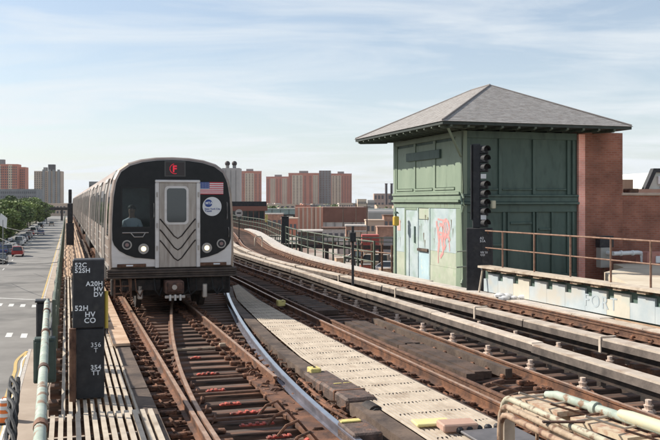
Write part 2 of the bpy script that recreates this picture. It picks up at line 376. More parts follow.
def sweep(mb, path, s0, s1, prof, step=1.0, mi=0, topface=None, top_mi=1, off=0.0, dz=0.0):
    n = max(1, int(math.ceil((s1 - s0) / step))); k = len(prof); o = len(mb.v)
    for i in range(n + 1):
        d = s0 + (s1 - s0) * i / n
        for (a, z) in prof:
            p, h = path.at(d, (a + off) if not callable(off) else a + off(d)); mb.v.append((p.x, p.y, z + dz))
    for i in range(n):
        for j in range(k):
            mb.f.append((o + i * k + j, o + i * k + (j + 1) % k, o + (i + 1) * k + (j + 1) % k, o + (i + 1) * k + j))
            mb.m.append(top_mi if topface is not None and j == topface else mi)
    mb.f.append(tuple(o + j for j in range(k))); mb.m.append(mi)
    mb.f.append(tuple(o + n * k + j for j in range(k))); mb.m.append(mi)
    return mb
RAIL = [(-.065, -.155), (.065, -.155), (.065, -.145), (.01, -.13), (.01, -.038), (.033, -.03), (.033, -.004), (.026, 0), (-.026, 0), (-.033, -.004), (-.033, -.03), (-.01, -.038), (-.01, -.13), (-.065, -.145)]
def rect(a, b, z0, z1): return [(a, z0), (b, z0), (b, z1), (a, z1)]
SL = -0.31
HEAD = math.atan(0.31)
U = Vector((math.cos(HEAD), math.sin(HEAD), 0)); V = Vector((-math.sin(HEAD), math.cos(HEAD), 0))

def LX(Y): return -0.55 - 0.31 * (Y - 9.4)
pL = Path([(LX(y), y) for y in (1, 5, 9.4, 15, 25, 40, 60, 90, 140, 170)])
def RX(Y): return LX(Y) + (0.0325 * max(0, Y - 11) ** 1.45)
pR = Path([(RX(y), y) for y in (11, 13, 15, 17, 19, 21, 23, 26)] + [(-5.9, 34), (-7.5, 42), (-9.6, 52)])
pB = Path([(6.3, 1), (5.0, 5), (4.0, 8), (2.81, 11.78), (1.4, 16.3), (-1.03, 24.3), (-2.45, 29.2), (-4.3, 35), (-8.0, 48), (-12.2, 66), (-18, 90), (-31, 140)])
pC = Path([(11.5, 1), (10.05, 5), (8.25, 10), (5.82, 16.9), (2.95, 25.2), (-0.95, 36), (-3.75, 47.6), (-6.2, 64), (-8.3, 78), (-11.4, 92), (-15.4, 110), (-26, 150)])

GZ = -6.6            # street level

# ------------------------------------------------------------------ ground, street
STR_SL = -0.305
def kx(Y): return -2.42 + STR_SL * Y      # right kerb line of the street
ground = MB().add([(-4000, -400, GZ), (4000, -400, GZ), (4000, 9000, GZ), (-4000, 9000, GZ)], [(0, 1, 2, 3)]).build('ground', ground_m); tag(ground, kind='structure')
def strip(name, m, o0, o1, y0, y1, z, thick=None, label=None):
    mb = MB(); n = 12
    ys = [y0 + (y1 - y0) * i / n for i in range(n + 1)]
    if thick:
        a = [(kx(y0) + o0, y0), (kx(y0) + o1, y0), (kx(y1) + o1, y1), (kx(y1) + o0, y1)]
        mb.prism(a, thick, 'z', z)
    else:
        mb.add([(kx(y0) + o0, y0, z), (kx(y0) + o1, y0, z), (kx(y1) + o1, y1, z), (kx(y1) + o0, y1, z)], [(0, 1, 2, 3)])
    o = mb.build(name, m); return o
tag(strip('road', asphalt_m, -16.5, 9, -40, 1200, GZ + .004), kind='structure')
# cross street between the two crosswalks
cs = MB().add([(-140, 66 + 140 * .3 - 9, GZ + .008), (90, 66 - 90 * .3 - 18, GZ + .008), (90, 66 - 90 * .3 - 4, GZ + .008), (-140, 66 + 140 * .3 + 5, GZ + .008)], [(0, 1, 2, 3)]).build('cross_street', asphalt_m); tag(cs, kind='structure')
sw = empty('sidewalk', (kx(20), 20, GZ), 0, kind='structure')
for (y0, y1) in ((-30, 52.5), (78, 500)):
    wp_ = 9 if y0 < 0 else 4.6
    o = MB(); o.prism([(kx(y0), y0), (kx(y0) + wp_, y0), (kx(y1) + wp_, y1), (kx(y1), y1)], 0.14, 'z', GZ + .002); ob = o.build('paving', side_m, sw, True)
    for yy in range(int(y0) + 2, int(min(y1, 110)), 4):
        pass
    k = MB(); k.prism([(kx(y0) - .18, y0), (kx(y0) - .003, y0), (kx(y1) - .003, y1), (kx(y1) - .18, y1)], 0.15, 'z', GZ + .003); k.build('kerb', conc_m, sw, True)
    k = MB(); k.prism([(kx(y0) - .40, y0), (kx(y0) - .26, y0), (kx(y1) - .26, y1), (kx(y1) - .40, y1)], 0.008, 'z', GZ + .004); k.build('yellow_kerb_line', painty_m, sw, True)
sw2 = MB()
for (y0, y1) in ((60, 480),):
    sw2.prism([(kx(y0) - 24, y0), (kx(y0) - 13.2, y0), (kx(y1) - 13.2, y1), (kx(y1) - 24, y1)], 0.14, 'z', GZ + .004)
tag(sw2.build('far_sidewalk', mat('planted_verge', (0.09, 0.10, 0.05), (0.2, 0.17, 0.12), .95, scale=.6, coord='World')), kind='structure')
markings = empty('road_markings', (kx(70) - 5, 70, GZ), 0, kind='structure')
for yc in (75.3, 58.6):
    for i in range(11):
        xo = -0.8 - i * 1.05
        yy = yc + 0.30 * i * 1.12 + 0.0
        b = MB(); y0, y1 = yy - .95, yy + .95
        b.add([(kx(y0) + xo - .22, y0, GZ + .014), (kx(y0) + xo + .22, y0, GZ + .014), (kx(y1) + xo + .22, y1, GZ + .014), (kx(y1) + xo - .22, y1, GZ + .014)], [(0, 1, 2, 3)])
        b.build('crosswalk_bar', paintw_m, markings, True)
for i in range(26):
    y0 = 88 + i * 9
    for xo in (-6.8,):
        b = MB(); b.add([(kx(y0) + xo - .07, y0, GZ + .014), (kx(y0) + xo + .07, y0, GZ + .014), (kx(y0 + 3) + xo + .07, y0 + 3, GZ + .014), (kx(y0 + 3) + xo - .07, y0 + 3, GZ + .014)], [(0, 1, 2, 3)])
        b.build('lane_line', paintw_m, markings, True)
b = MB(); b.add([(kx(80) - .9, 80, GZ + .014), (kx(80) - 7, 82, GZ + .014), (kx(80.4) - 7, 82.4, GZ + .014), (kx(80.4) - .9, 80.4, GZ + .014)], [(0, 1, 2, 3)]); b.build('stop_line', paintw_m, markings, True)
# the curved yellow line and kerb island at lower left
py = Path([(kx(20) - .62, 20), (kx(35) - .62, 35), (kx(46) - .62, 46), (kx(50.5) - .6, 50.5), (kx(53) + .1, 53), (kx(54) + 2.2, 54.0), (kx(54) + 7, 53.2)])
sweep(MB(), py, 0, py.len, rect(-.09, .09, GZ + .012, GZ + .020), 1.0).build('curved_yellow_line', painty_m, markings, True)
sweep(MB(), py, 0, py.len, rect(.26, .36, GZ + .012, GZ + .020), 1.0).build('curved_white_line', paintw_m, markings, True)

# ------------------------------------------------------------------ elevated structure
elev = empty('elevated_viaduct', (0, 30, GZ), 0, 'dark steel elevated railway viaduct carrying the tracks above the street', 'viaduct')
mb = MB()
for P, offs, y1 in ((pL, (-.8, .8), 168), (pB, (-.8, .8), 130), (pC, (-.8, .8), 140)):
    for o_ in offs:
        sweep(mb, P, 0, min(P.len, P.sY(y1)), rect(-.11, .11, -1.6, -.41), 3.0, off=o_)
mb.build('girder', darksteel_m, elev, True)
brace_me = MB().box(-1.9, 1.9, -.06, .06, 0, .4).mesh('cross_brace', darksteel_m)
for P in (pL, pB, pC):
    s = 0
    for yb in range(4, 130, 3):
        d = P.sY(yb); p, h = P.at(d)
        inst(brace_me, 'cross_brace', (p.x, p.y, -1.25), (0, 0, h), elev)
for yb in range(6, 130, 14):
    mb = MB(); pl = pL.at(pL.sY(yb))[0]; pc = pC.at(min(pC.len - 1, pC.sY(min(yb + 2, 140))))[0]
    a = Vector((pl.x - 2.2, pl.y, 0)); b_ = Vector((pc.x + 2.4, pc.y, 0))
    d = (b_ - a).normalized(); nrm = Vector((-d.y, d.x, 0)) * .2
    vs = [a - nrm, b_ - nrm, b_ + nrm, a + nrm]
    mb.add([(p.x, p.y, z) for z in (-2.6, -1.61) for p in vs], [(0, 3, 2, 1), (4, 5, 6, 7), (0, 1, 5, 4), (1, 2, 6, 5), (2, 3, 7, 6), (3, 0, 4, 7)])
    mb.build('cross_girder', darksteel_m, elev, True)
    for t in (0.04, 0.96):
        c = a.lerp(b_, t); k = MB(); k.box(c.x - .2, c.x + .2, c.y - .2, c.y + .2, GZ, -2.61); k.build('column', darksteel_m, elev, True)

# ties -------------------------------------------------------------------------
def tie_mesh(L, w=.215, h=.22):
    mb = MB(); mb.bbox(-L / 2, L / 2, -w / 2, w / 2, -h, 0, .012); return mb.mesh('tie', tie_m)
tie25 = tie_mesh(2.55); tie30 = tie_mesh(3.1); tie36 = tie_mesh(3.7)
plate_mb = None
def make_fasteners(mb, p, h, rnd, big=1.0):
    T = Matrix.Translation((p.x, p.y, -.17)) @ Matrix.Rotation(h + rnd.uniform(-.03, .03), 4, 'Z')
    mb.box(-.2 * big, .2 * big, -.09, .09, -.002, .016, T=T)
    for sx in (-1, 1):
        if rnd.random() < .75:
            xa = sx * rnd.uniform(.16, .24); mb.tube([T @ Vector((xa, -.1, .0)), T @ Vector((xa + sx * .05, -.05, .07)), T @ Vector((xa + sx * .07, .03, .085)), T @ Vector((xa + sx * .02, .1, .02))], .016, 5)
        if big > 1: mb.bbox(sx * .24 - .1, sx * .24 + .1, -.05, .05, .0, .05 + rnd.uniform(0, .03), .015, T=T @ Matrix.Rotation(rnd.uniform(-.2, .2), 4, 'Z'))
        for sy in (-.05, .05):
            x = sx * (.115 + rnd.uniform(0, .02)) * big
            mb.tube([T @ Vector((x, sy, .012)), T @ Vector((x + sx * rnd.uniform(-.01, .02), sy, .05 + rnd.uniform(0, .03)))], .022, 5)
        mb.bbox(sx * .12 - .05, sx * .12 + .05, -.045, .045, .01, .045 + rnd.uniform(0, .02), .012, T=T)
def track(name, P, y0, y1, yind, label, rstart=None, pitch=.52, tiefn=None, railmats=(0, 0), gauge=.7525, extra=None):
    rnd = random.Random(hash(label) % 999 if False else len(label))
    p0 = P.at(P.sY(y0))[0]
    root = empty(name, (p0.x, p0.y, -.17), 0, label, 'track')
    d = P.sY(y0); dend = P.sY(y1); dind = P.sY(yind); far = MB(); fm = MB()
    while d < dend:
        p, h = P.at(d)
        if d < dind:
            me, off = (tie25, 0) if tiefn is None else tiefn(p.y)
            q, _ = P.at(d, off + rnd.uniform(-.05, .05))
            inst(me, 'tie', (q.x, q.y, -.171 - rnd.uniform(0, .008)), (rnd.uniform(-.01, .01), 0, h + rnd.uniform(-.018, .018)), root)
        else:
            T = Matrix.Translation((p.x, p.y, 0)) @ Matrix.Rotation(h, 4, 'Z'); far.box(-1.27, 1.27, -.11, .11, -.39, -.171, T=T)
        if p.y < 48:
            for sg in (-1, 1):
                q, hh = P.at(d, sg * gauge); make_fasteners(fm, q, hh, rnd, 1.15 if P is not pB else 1.3)
        d += pitch
    if far.v: tag(far.build('tie', tie_m, root, True), kind='stuff')
    tag(fm.build('fastener', fast_m, root, True), kind='stuff')
    for k, sg in enumerate((-1, 1)):
        top = shiny_m if railmats[k] == 2 else railtop_m
        o = sweep(MB(), P, P.sY(rstart if (rstart and sg > 0) else y0), dend, RAIL, .8, topface=7, off=sg * gauge).build('rail', [railrust_m if railmats[k] < 2 else shiny_m, top], root, True)
    return root
def tieL(Y):
    if Y < 11: return tie25, 0
    if Y < 17: return tie30, .22
    return tie36, .5
trL = track('railway_track', pL, 1.5, 165, 40, 'rusty track under the oncoming train, leftmost of the tracks', rstart=12.6, tiefn=tieL, railmats=(0, 0))
trB = track('railway_track', pB, 1.5, 130, 60, tiefn=lambda Y: (tie30, .27), label='middle rusty track with dark boards between its rails, right of the cream walkway')
trC = track('railway_track', pC, 1.5, 140, 72, 'rusty track running past the foot of the green tower')
# diverging route: blue polished rail + its partner (kept as its own thing: the turnout)
turn = empty('turnout', (RX(11), 11, -.17), 0, 'switch rails branching right from the train track, one rail polished bluish', 'railway switch')
pRr = Path([(LX(y) + .79, y) for y in (2, 5, 8)] + [(RX(y) + .79, y) for y in (11, 13, 15, 17, 19, 21, 23, 26)] + [(-5.15, 34), (-6.75, 42)])
BIG = [(a * 1.25 if abs(a) < .05 else a, z) for a, z in RAIL]
sweep(MB(), pRr, 0, pRr.len, BIG, .6, topface=7, dz=.016, off=.065).build('polished_rail', [mat('bluish_rail_side', (0.16, 0.155, 0.18), (0.27, 0.26, 0.3), 0.45, 0.7, scale=4, coord='World'), shiny_m], turn, True)
pSw = Path([(LX(y) - .785 + .10, y) for y in (6.5, 8.5)] + [(RX(y) - .785 + .10, y) for y in (11, 13, 15, 17, 19, 21, 23, 26)] + [(-6.6, 34), (-8.2, 42)])
sweep(MB(), pSw, 0, pSw.len, RAIL, .5, topface=7, dz=.004).build('switch_rail', [railrust_m, railtop_m], turn, True)
# wide rusty brace plate strip inside the polished rail and slide plates with springs
rp = MB(); sweep(rp, pL, pL.sY(4), pL.sY(13.2), rect(.44, .74, -.15, -.10), 1.0); rp.build('brace_plate', railrust_m, turn, True)
rnd = random.Random(3)
for i in range(5):
    d = pL.sY(9.0 + i * .5); mb = MB()
    p0, h = pL.at(d, .12); p1, _ = pL.at(d, .48)
    hz = .06
    mb.tube([(p0.x, p0.y, -.14), (p0.x * .7 + p1.x * .3, p0.y * .7 + p1.y * .3, -.05 + hz * .5), (p0.x * .3 + p1.x * .7, p0.y * .3 + p1.y * .7, -.03 + hz), (p1.x, p1.y, -.10)], .018, 6)
    mb.build('spring_clip', fast_m, turn, True)
for i, (yy, o0, o1) in enumerate(((9.55, -.1, .32), (10.05, .0, .32), (10.65, -.2, .25), (11.25, -.2, .25), (11.75, -.25, .05), (13.8, -.25, .12), (15.2, -.15, .05), (9.15, .1, .4), (12.6, -.3, .0), (9.8, .38, .5))):
    d = pL.sY(yy); mb = MB(); p, h = pL.at(d); T = Matrix.Translation((p.x, p.y, -.17)) @ Matrix.Rotation(h, 4, 'Z')
    mb.bbox(o0, o1, -.035, .035, .0, .018, .006, T=T)
    for k in range(5):
        x = o0 + .04 + (o1 - o0 - .08) * k / 4; mb.bbox(x - .022, x + .022, -.05, .03 + .01 * (k % 2), .017, .032 + .006 * (k % 3), .006, T=T)
    o = mb.build('painted_brace', redp_m, turn, True); 
cl = MB(); rr = random.Random(15)
for k in range(150):
    yy = rr.uniform(8.6, 19); sd = rr.choice((-1, 1)); d = pRr.sY(yy); p, h = pRr.at(d, .065 + sd * rr.uniform(.13, .36)); T = Matrix.Translation((p.x, p.y, -.17)) @ Matrix.Rotation(h + rr.uniform(-1, 1), 4, 'Z'); l_ = rr.uniform(.05, .13)
    if rr.random() < .55: cl.tube([T @ Vector((-l_, 0, .02)), T @ Vector((-l_ * .4, 0, .09)), T @ Vector((l_ * .4, .02, .085)), T @ Vector((l_, .03, .01))], .015, 5)
    else: cl.bbox(-.05, .05, -.04, .04, 0, rr.uniform(.03, .09), .012, T=T)
tag(cl.build('clips_and_bolts', fast_m, turn, True), kind='stuff')
# pale steel throw rod across the ties
d = pL.sY(15.9); p, h = pL.at(d); T = Matrix.Translation((p.x, p.y, -.12)) @ Matrix.Rotation(h + .03, 4, 'Z')
mb = MB(); mb.bbox(-.55, .5, -.025, .025, -.02, .02, .008, T=T); mb.bbox(.5, .62, -.05, .05, -.02, .08, .01, T=T); mb.build('throw_rod', cpipe_m, turn, True)
for yy in (10.9, 12.3, 13.4):
    d = pL.sY(yy); p, h = pL.at(d); T = Matrix.Translation((p.x, p.y, -.13)) @ Matrix.Rotation(h, 4, 'Z')
    mb = MB(); mb.bbox(-.7, .7, -.03, .03, -.02, .02, .008, T=T); mb.build('stretcher_bar', rust_m, turn, True)

# timbers beside the left track, guard rails, decking between rails of middle track
def longthing(name, P, y0, y1, prof, m, label, cat, step=1.0, off=0.0, top=None):
    o = sweep(MB(), P, P.sY(y0), P.sY(y1), prof, step, off=off).build(name, m)
    return tag(o, label, cat)
def timbers(P, y0, y1, off, wdt, z0, z1, m, label, cat, seg=3.6, name='timber_row'):
    p = P.at(P.sY(y0))[0]; root = empty(name, (p.x, p.y, z0), 0, label, cat); d = P.sY(y0); e = P.sY(y1); rr = random.Random(len(label))
    while d < e:
        n = min(d + seg, e); dz = rr.uniform(-.012, .012); do = rr.uniform(-.02, .02)
        sweep(MB(), P, d + .012, n - .012, rect(off - wdt / 2 + do, off + wdt / 2 + do, z0 + dz, z1 + dz), 1.2).build('timber', m, root, True); d = n
    return root
timbers(pL, 2, 60, -1.27, .22, -.17, .02, timber_m, 'brown guard timbers along the left side of the train track', 'timbers')
#timbers(pL, 8, 20.5, 1.22, .16, -.17, -.02, darktimber_m, 'dark guard timbers beside the bluish polished rail', 'timbers')
o = sweep(MB(), pB, pB.sY(2), pB.sY(60), RAIL, .8, topface=7, off=-.5).build('guard_rail', [rust_m, rust_m], trB, True)
o = sweep(MB(), pC, pC.sY(2), pC.sY(60), RAIL, .8, topface=7, off=.5).build('guard_rail', [rust_m, rust_m], trC, True)
deck = empty('timber_decking', (1.4, 16.3, -.17), 0, 'dark planks laid lengthwise between the rails of the middle track', 'decking')
for k in range(3):
    x0 = -.22 + k * .17
    for (ya, yb) in ((13.3, 16.0), (16.03, 19.2)):
        sweep(MB(), pB, pB.sY(ya + k * .05), pB.sY(yb), rect(x0, x0 + .155, -.165, -.05 + (k % 2) * .015), 1.0).build('plank', darktimber_m, deck, True)
for (ya, yb) in ((13.3, 19.2),):
    sweep(MB(), pB, pB.sY(ya), pB.sY(yb), rect(.46, .58, -.165, -.01), 1.0).build('plank', timber_m, deck, True)
for i, yy in enumerate((12.85, 12.35)):
    p, h = pB.at(pB.sY(yy), .0); T = Matrix.Translation((p.x, p.y, -.15)) @ Matrix.Rotation(h + .5, 4, 'Z')
    MB().bbox(-.26, .26, -.03, .03, 0, .07, .01, T=T).build('angled_brace', rust_m, deck, True)
for i in range(9):                                                       # dark control boxes left of the deck, in the train's shade
    pass
# cast boxes between the rails further up (dark ribbed covers)
ribs = empty('ribbed_cover', (-.6, 23, -.17), 0, 'dark ribbed covers between rails of middle track, in the shade of the train', 'equipment cover')
for i in range(14):
    p, h = pB.at(pB.sY(21.0 + i * .23), -.05); T = Matrix.Translation((p.x, p.y, -.165)) @ Matrix.Rotation(h, 4, 'Z')
    MB().bbox(-.3, .3, -.085, .085, 0, .14 + (i % 3) * .01, .02, T=T).build('rib', darktimber_m, ribs, True)

# third rails with cover boards -----------------------------------------------------------
def third_rail(P, off, y0, y1, side, label, name='third_rail', bw=.22, topm=None, pitch=1.5, ztop=.24, straps=0):
    topm = topm or board_m
    p = P.at(P.sY(y0), off)[0]; root = empty(name, (p.x, p.y, -.17), 0, label, 'third rail')
    sweep(MB(), P, P.sY(y0), P.sY(y1), [(-.05, -.05), (.05, -.05), (.05, -.03), (.015, -.02), (.015, .05), (.04, .06), (.04, .09), (-.04, .09), (-.04, .06), (-.015, .05), (-.015, -.02), (-.05, -.03)], 1.0, off=off).build('conductor_rail', darksteel_m, root, True)
    d = P.sY(y0); e = P.sY(y1); rr = random.Random(len(label)); seg = 4.2
    while d < e:
        n = min(d + seg, e); dz = rr.uniform(-.008, .012); do = rr.uniform(-.015, .015)
        sweep(MB(), P, d + .015, n - .015, rect(off - bw / 2 + do, off + bw / 2 + do, ztop - .035 + dz, ztop + dz), 1.2).build('cover_board', topm, root, True)
        sweep(MB(), P, d + .015, n - .015, rect(off + side * (bw / 2 - .005) + do - .018, off + side * (bw / 2 - .02) + do + .018, ztop - .15 + dz, ztop - .037 + dz), 1.2).build('side_board', boardside_m, root, True)
        d = n
    me = MB(); me.tube([(0, 0, 0), (0, 0, .04), (0, 0, .041), (0, 0, .10), (0, 0, .101), (0, 0, .17)], [.1, .085, .045, .07, .04, .045], 8); me.bbox(-.16, .05, -.05, .05, .0, .02, .005)
    ime = me.mesh('insulator', insul_m, True)
    bk = MB(); bk.box(-.03, .03, -.025, .025, 0, .37); bk.box(-side * .12, 0, -.025, .025, .34, .37)
    bme = bk.mesh('bracket', boardside_m)
    st = MB(); st.bbox(-bw / 2 - .02, bw / 2 + .02, -.03, .03, ztop + .012, ztop + .03, .004); st.box(side * (bw / 2 + .02) - .012, side * (bw / 2 + .02) + .012, -.03, .03, ztop - .25, ztop + .02)
    sme = st.mesh('strap', board_m)
    d = P.sY(y0) + .4; i = 0
    while d < min(e, P.sY(55)):
        q, h = P.at(d, off + side * .12 * 0 + side * .26); inst(ime, 'insulator', (q.x, q.y, -.17), (0, 0, h + (math.pi if side > 0 else 0)), root)
        q, h = P.at(d, off - side * .1); inst(bme, 'bracket', (q.x, q.y, -.17), (0, 0, h), root)
        if straps and i % 3 == 0:
            q, h = P.at(d + .4, off); inst(sme, 'strap', (q.x, q.y, 0.003), (0, 0, h), root)
        d += pitch; i += 1
    return root
third_rail(pB, 1.48, 2, 62, -1, 'third rail with weathered cream cover boards and white insulators, beside middle track')
third_rail(pC, -1.52, 2, 60, -1, 'third rail with cream cover boards on the tower side, second of the pair between tracks', bw=.28, straps=1)
third_rail(pL, -1.62, 17.5, 80, -1, 'third rail with orange tan cover board left of the oncoming train', topm=tan_m, bw=.22)
# pale walkway planks between the tracks further away
wk = empty('plank_walkway', (-1, 32, -.1), 0, 'pale plank walkway between the tracks right of the train', 'walkway')
for k in range(4):
    for (ya, yb) in ((27, 33), (33.05, 40), (40.05, 50)):
        sweep(MB(), pB, pB.sY(ya + k * .4), pB.sY(yb), rect(1.78 + k * .17, 1.93 + k * .17, .02, .06), 1.5).build('plank', cream_m, wk, True)

# ------------------------------------------------------------------ cream grating walkways
gw = empty('grating_walkway', (1.3, 10.6, -.03), 0, 'cream slatted walkway running between the train track and the middle track', 'walkway')
le = [(2.95, 3.4), (1.92, 6.7), (.92, 9.94), (.33, 11.8), (-.51, 14.5), (-1.57, 18.8), (-2.52, 23), (-3.05, 26.6)]
re_ = [(4.05, 3.7), (2.98, 7.1), (1.95, 10.4), (1.36, 12.2), (.52, 14.85), (-.76, 18.9), (-2.02, 23.2), (-2.92, 27.1)]
NS = 19
for k in range(NS):
    t0 = (k + .22) / NS; t1 = (k + .78) / NS
    pts0 = [(a[0] + (b[0] - a[0]) * t0, a[1] + (b[1] - a[1]) * t0) for a, b in zip(le, re_)]
    pts1 = [(a[0] + (b[0] - a[0]) * t1, a[1] + (b[1] - a[1]) * t1) for a, b in zip(le, re_)]
    mb = MB(); n = len(pts0); zt = .0 + (k % 3) * .001
    vs = [(x, y, zt) for x, y in pts0] + [(x, y, zt) for x, y in pts1] + [(x, y, zt - .018) for x, y in pts0] + [(x, y, zt - .018) for x, y in pts1]
    fs = []
    for i in range(n - 1):
        fs += [(i, i + 1, n + i + 1, n + i), (2 * n + i, 3 * n + i, 3 * n + i + 1, 2 * n + i + 1), (i, 2 * n + i, 2 * n + i + 1, i + 1), (n + i, n + i + 1, 3 * n + i + 1, 3 * n + i)]
    fs += [(0, n, 3 * n, 2 * n), (n - 1, 3 * n - 1, 4 * n - 1, 2 * n - 1)]
    mb.add(vs, fs); mb.build('slat', cream_m, gw, True)
pW = Path([((a[0] + b[0]) / 2, (a[1] + b[1]) / 2) for a, b in zip(le, re_)])
mb = MB(); cb = MB(); dd = .3
while dd < pW.len - 4.5:
    p, h = pW.at(dd); wdt = .96 if dd < 16 else .75
    T = Matrix.Translation((p.x, p.y, 0)) @ Matrix.Rotation(h + .03, 4, 'Z')
    cb.box(-wdt * .5, wdt * .5, -.025, .025, -.09, -.042, T=T)
    for k in range(NS):
        x = -wdt / 2 + wdt * (k + 0.98) / NS
        mb.box(x - .008, x + .008, -.011, .011, -.02, .005, T=T)
    dd += .55
tag(mb.build('bolt', darksteel_m, gw, True), kind='stuff'); cb.build('bearer', darktimber_m, gw, True)
for sgn, pts in ((-1, le), (1, re_)):
    Pq = Path(pts); d = 0
    while d < Pq.len - .1:
        n = min(d + 3.1, Pq.len)
        w0 = (-.26, -.02) if sgn < 0 else (.02, .12)
        sweep(MB(), Pq, d + .01, n - .01, rect(w0[0], w0[1], -.17, -.012 if sgn < 0 else -.05), 1.0).build('edge_timber', timber_m if sgn < 0 else darktimber_m, gw, True); d = n

# left walkway
pWL = Path([(-2.48 - .31 * (y - 9.4), y) for y in (0, 5, 9.4, 20, 40, 80, 130)])
lw = empty('slatted_catwalk', (-2.48, 9.4, -.05), 0, 'cream slatted catwalk along the left edge of the viaduct', 'walkway')
NL = 11
for k in range(NL):
    x = -.50 + 1.0 * (k + .5) / NL
    sweep(MB(), pWL, pWL.sY(10.42), pWL.sY(30), rect(x - .024, x + .024, -.06, -.0), 4).build('slat', cream_m, lw, True)
mb = MB(); d = pWL.sY(10.5)
while d < pWL.sY(30):
    sweep(mb, pWL, d, d + .08, rect(-.52, .52, -.13, -.062), .08); d += .62
mb.build('bearer', darktimber_m, lw, True)
pan = empty('raised_grating', (-2.4, 8, .0), 0, 'raised cream grating panel at the bottom left, in front of the black signal cases', 'grating')
for k in range(13):
    x = -.62 + 1.24 * (k + .5) / 13
    sweep(MB(), pWL, pWL.sY(2), pWL.sY(10.35), rect(x - .027, x + .027, .01, .075), 2).build('slat', cream_m, pan, True)
for yy in (3, 4.5, 6, 7.5, 8.7, 9.5, 10.25):
    d = pWL.sY(yy); sweep(MB(), pWL, d, d + .07, rect(-.64, .64, -.05, .008), .1).build('bearer', darktimber_m, pan, True)
dk = empty('plank_deck', (-14, 45, -.05), 0, 'tan timber planks forming the far part of the left catwalk', 'walkway')
for k in range(6):
    for (ya, yb) in ((30.05, 38), (38.05, 48), (48.05, 62), (62.05, 90), (90.05, 125)):
        x = -.52 + 1.1 * k / 6; sweep(MB(), pWL, pWL.sY(ya), pWL.sY(yb), rect(x, x + .165, -.06, .0 + (k % 2) * .006), 4).build('plank', tan_m, dk, True)
# tan cover planks right of the signal cases
tp = empty('tan_boards', (-4.5, 20, 0), 0, 'orange tan board lying on dark timbers between the black signal cases and the track', 'boards')
for (ya, yb) in ((15.7, 19.2), (19.25, 22.5), (22.55, 26)):
    sweep(MB(), pL, pL.sY(ya), pL.sY(yb), rect(-1.46, -1.16, .035, .08), 1).build('board', tan_m, tp, True)
for yy in [10.8 + .55 * i for i in range(22)]:                           # stub timbers sticking out left of the track
    pass
st = empty('outrigger_timbers', (-3.4, 12, -.3), 0, 'dark outrigger timbers supporting the left catwalk', 'timbers')
ome = MB().bbox(-.75, .75, -.11, .11, -.2, 0, .012).mesh('timber', tie_m)
for i in range(34):
    d = pL.sY(8.5 + i * 1.05); q, h = pL.at(d, -1.75); inst(ome, 'timber', (q.x, q.y, -.175), (0, 0, h), st)

# ------------------------------------------------------------------ railing at the left and its pipes
lr = empty('pipe_handrail', (-3.1, 10, 0), 0, 'thick pale green pipe handrail at the lower left edge of the viaduct', 'handrail')
a = Vector((-1.72, 5.0, 1.03)); b_ = Vector((-4.56, 13.7, 1.03))
MB().tube([a, a.lerp(b_, .5), b_], .043, 12).build('top_rail', gpipe_m, lr, True, True)
MB().tube([b_ + (a - b_) * .0, b_ + Vector((0, 0, -1.0))], .035, 10).build('end_post', gpipe_m, lr, True, True)
a2 = Vector((-2.28, 6.6, .42)); b2 = Vector((-4.5, 13.6, .42))
MB().tube([a2, b2], .03, 10).build('lower_rail', gpipe_m, lr, True, True)
for t in (.12, .36, .62, .85):
    p = a.lerp(b_, t); MB().tube([(p.x, p.y, -.4), (p.x, p.y, 1.0)], .027, 8).build('post', gpipe_m, lr, True, True)
    MB().tube([(p.x + .02, p.y - .05, 1.03), (p.x - .02, p.y + .07, 1.03)], .052, 12).build('collar', rust_m, lr, True, True)
# continuing steel railing
fr = empty('steel_railing', (-5, 15, -.1), 0, 'long thin steel railing running up the left edge beside the black signal mast', 'railing')
pE = Path([(-3.12 - .31 * (y - 9.4), y) for y in (9, 14, 30, 60, 90, 125)])
for z, r_ in ((1.0, .025), (.55, .02)):
    mb = MB(); n = 30; d0 = pE.sY(14.0); mb.tube([(*pE.at(d0 + (pE.len - d0) * i / n)[0], z) for i in range(n + 1)], r_, 6); mb.build('rail', gfence_m, fr, True, True)
pm_ = MB().box(-.03, .03, -.03, .03, -.9, 1.02).mesh('post', gfence_m)
d = pE.sY(14.0)
while d < pE.len: q, h = pE.at(d); inst(pm_, 'post', (q.x, q.y, 0), (0, 0, h), fr); d += 3.2
fl = empty('cable_run', (-5, 15, .2), 0, 'bundle of grey and black cables hung along the left railing', 'cables')
cmats = [cable_m, gfence_m, cable_m, cpipe_m, cable_m]
for k in range(5):
    pts = []; n = 110; rr = random.Random(k + 20)
    for i in range(n + 1):
        d = pE.sY(10.2) + (pE.len - pE.sY(10.2)) * (i / n) ** 1.6; q, h = pE.at(d, -.045 - .035 * (k % 3) + .015 * math.sin(i * 1.3 + k)); sag = .09 * abs(math.sin(d * math.pi / 1.6 + k * .2)) 
        pts.append((q.x, q.y, .62 - .16 * k - sag + rr.uniform(-.01, .01)))
    MB().tube(pts, .028 if k % 2 == 0 else .018, 5).build('cable', cmats[k], fl, True, True)
# black lump of cable at lower left, twisted
cb = empty('cable_bundle', (-3.6, 10.5, -.4), 0, 'thick black twisted cable bundle sloping down at the lower left corner', 'cables')
for k in range(6):
    pts = []
    for i in range(40):
        t = i / 39; x = -3.15 - .95 * t - .0; y = 9.6 + 2.6 * t * 0.6; 
        base = Vector((-3.55 + (-.31) * 2.8 * (t) + .0, 9.3 + 2.6 * t, -.62 + .75 * t))
        an = k * 1.05 + t * 7 + .6 * math.sin(t * 25 + k * 2); pts.append(base + Vector((math.cos(an) * .06, 0, math.sin(an) * .06)))
    MB().tube(pts, .028, 6).build('cable', cable_m, cb, True, True)
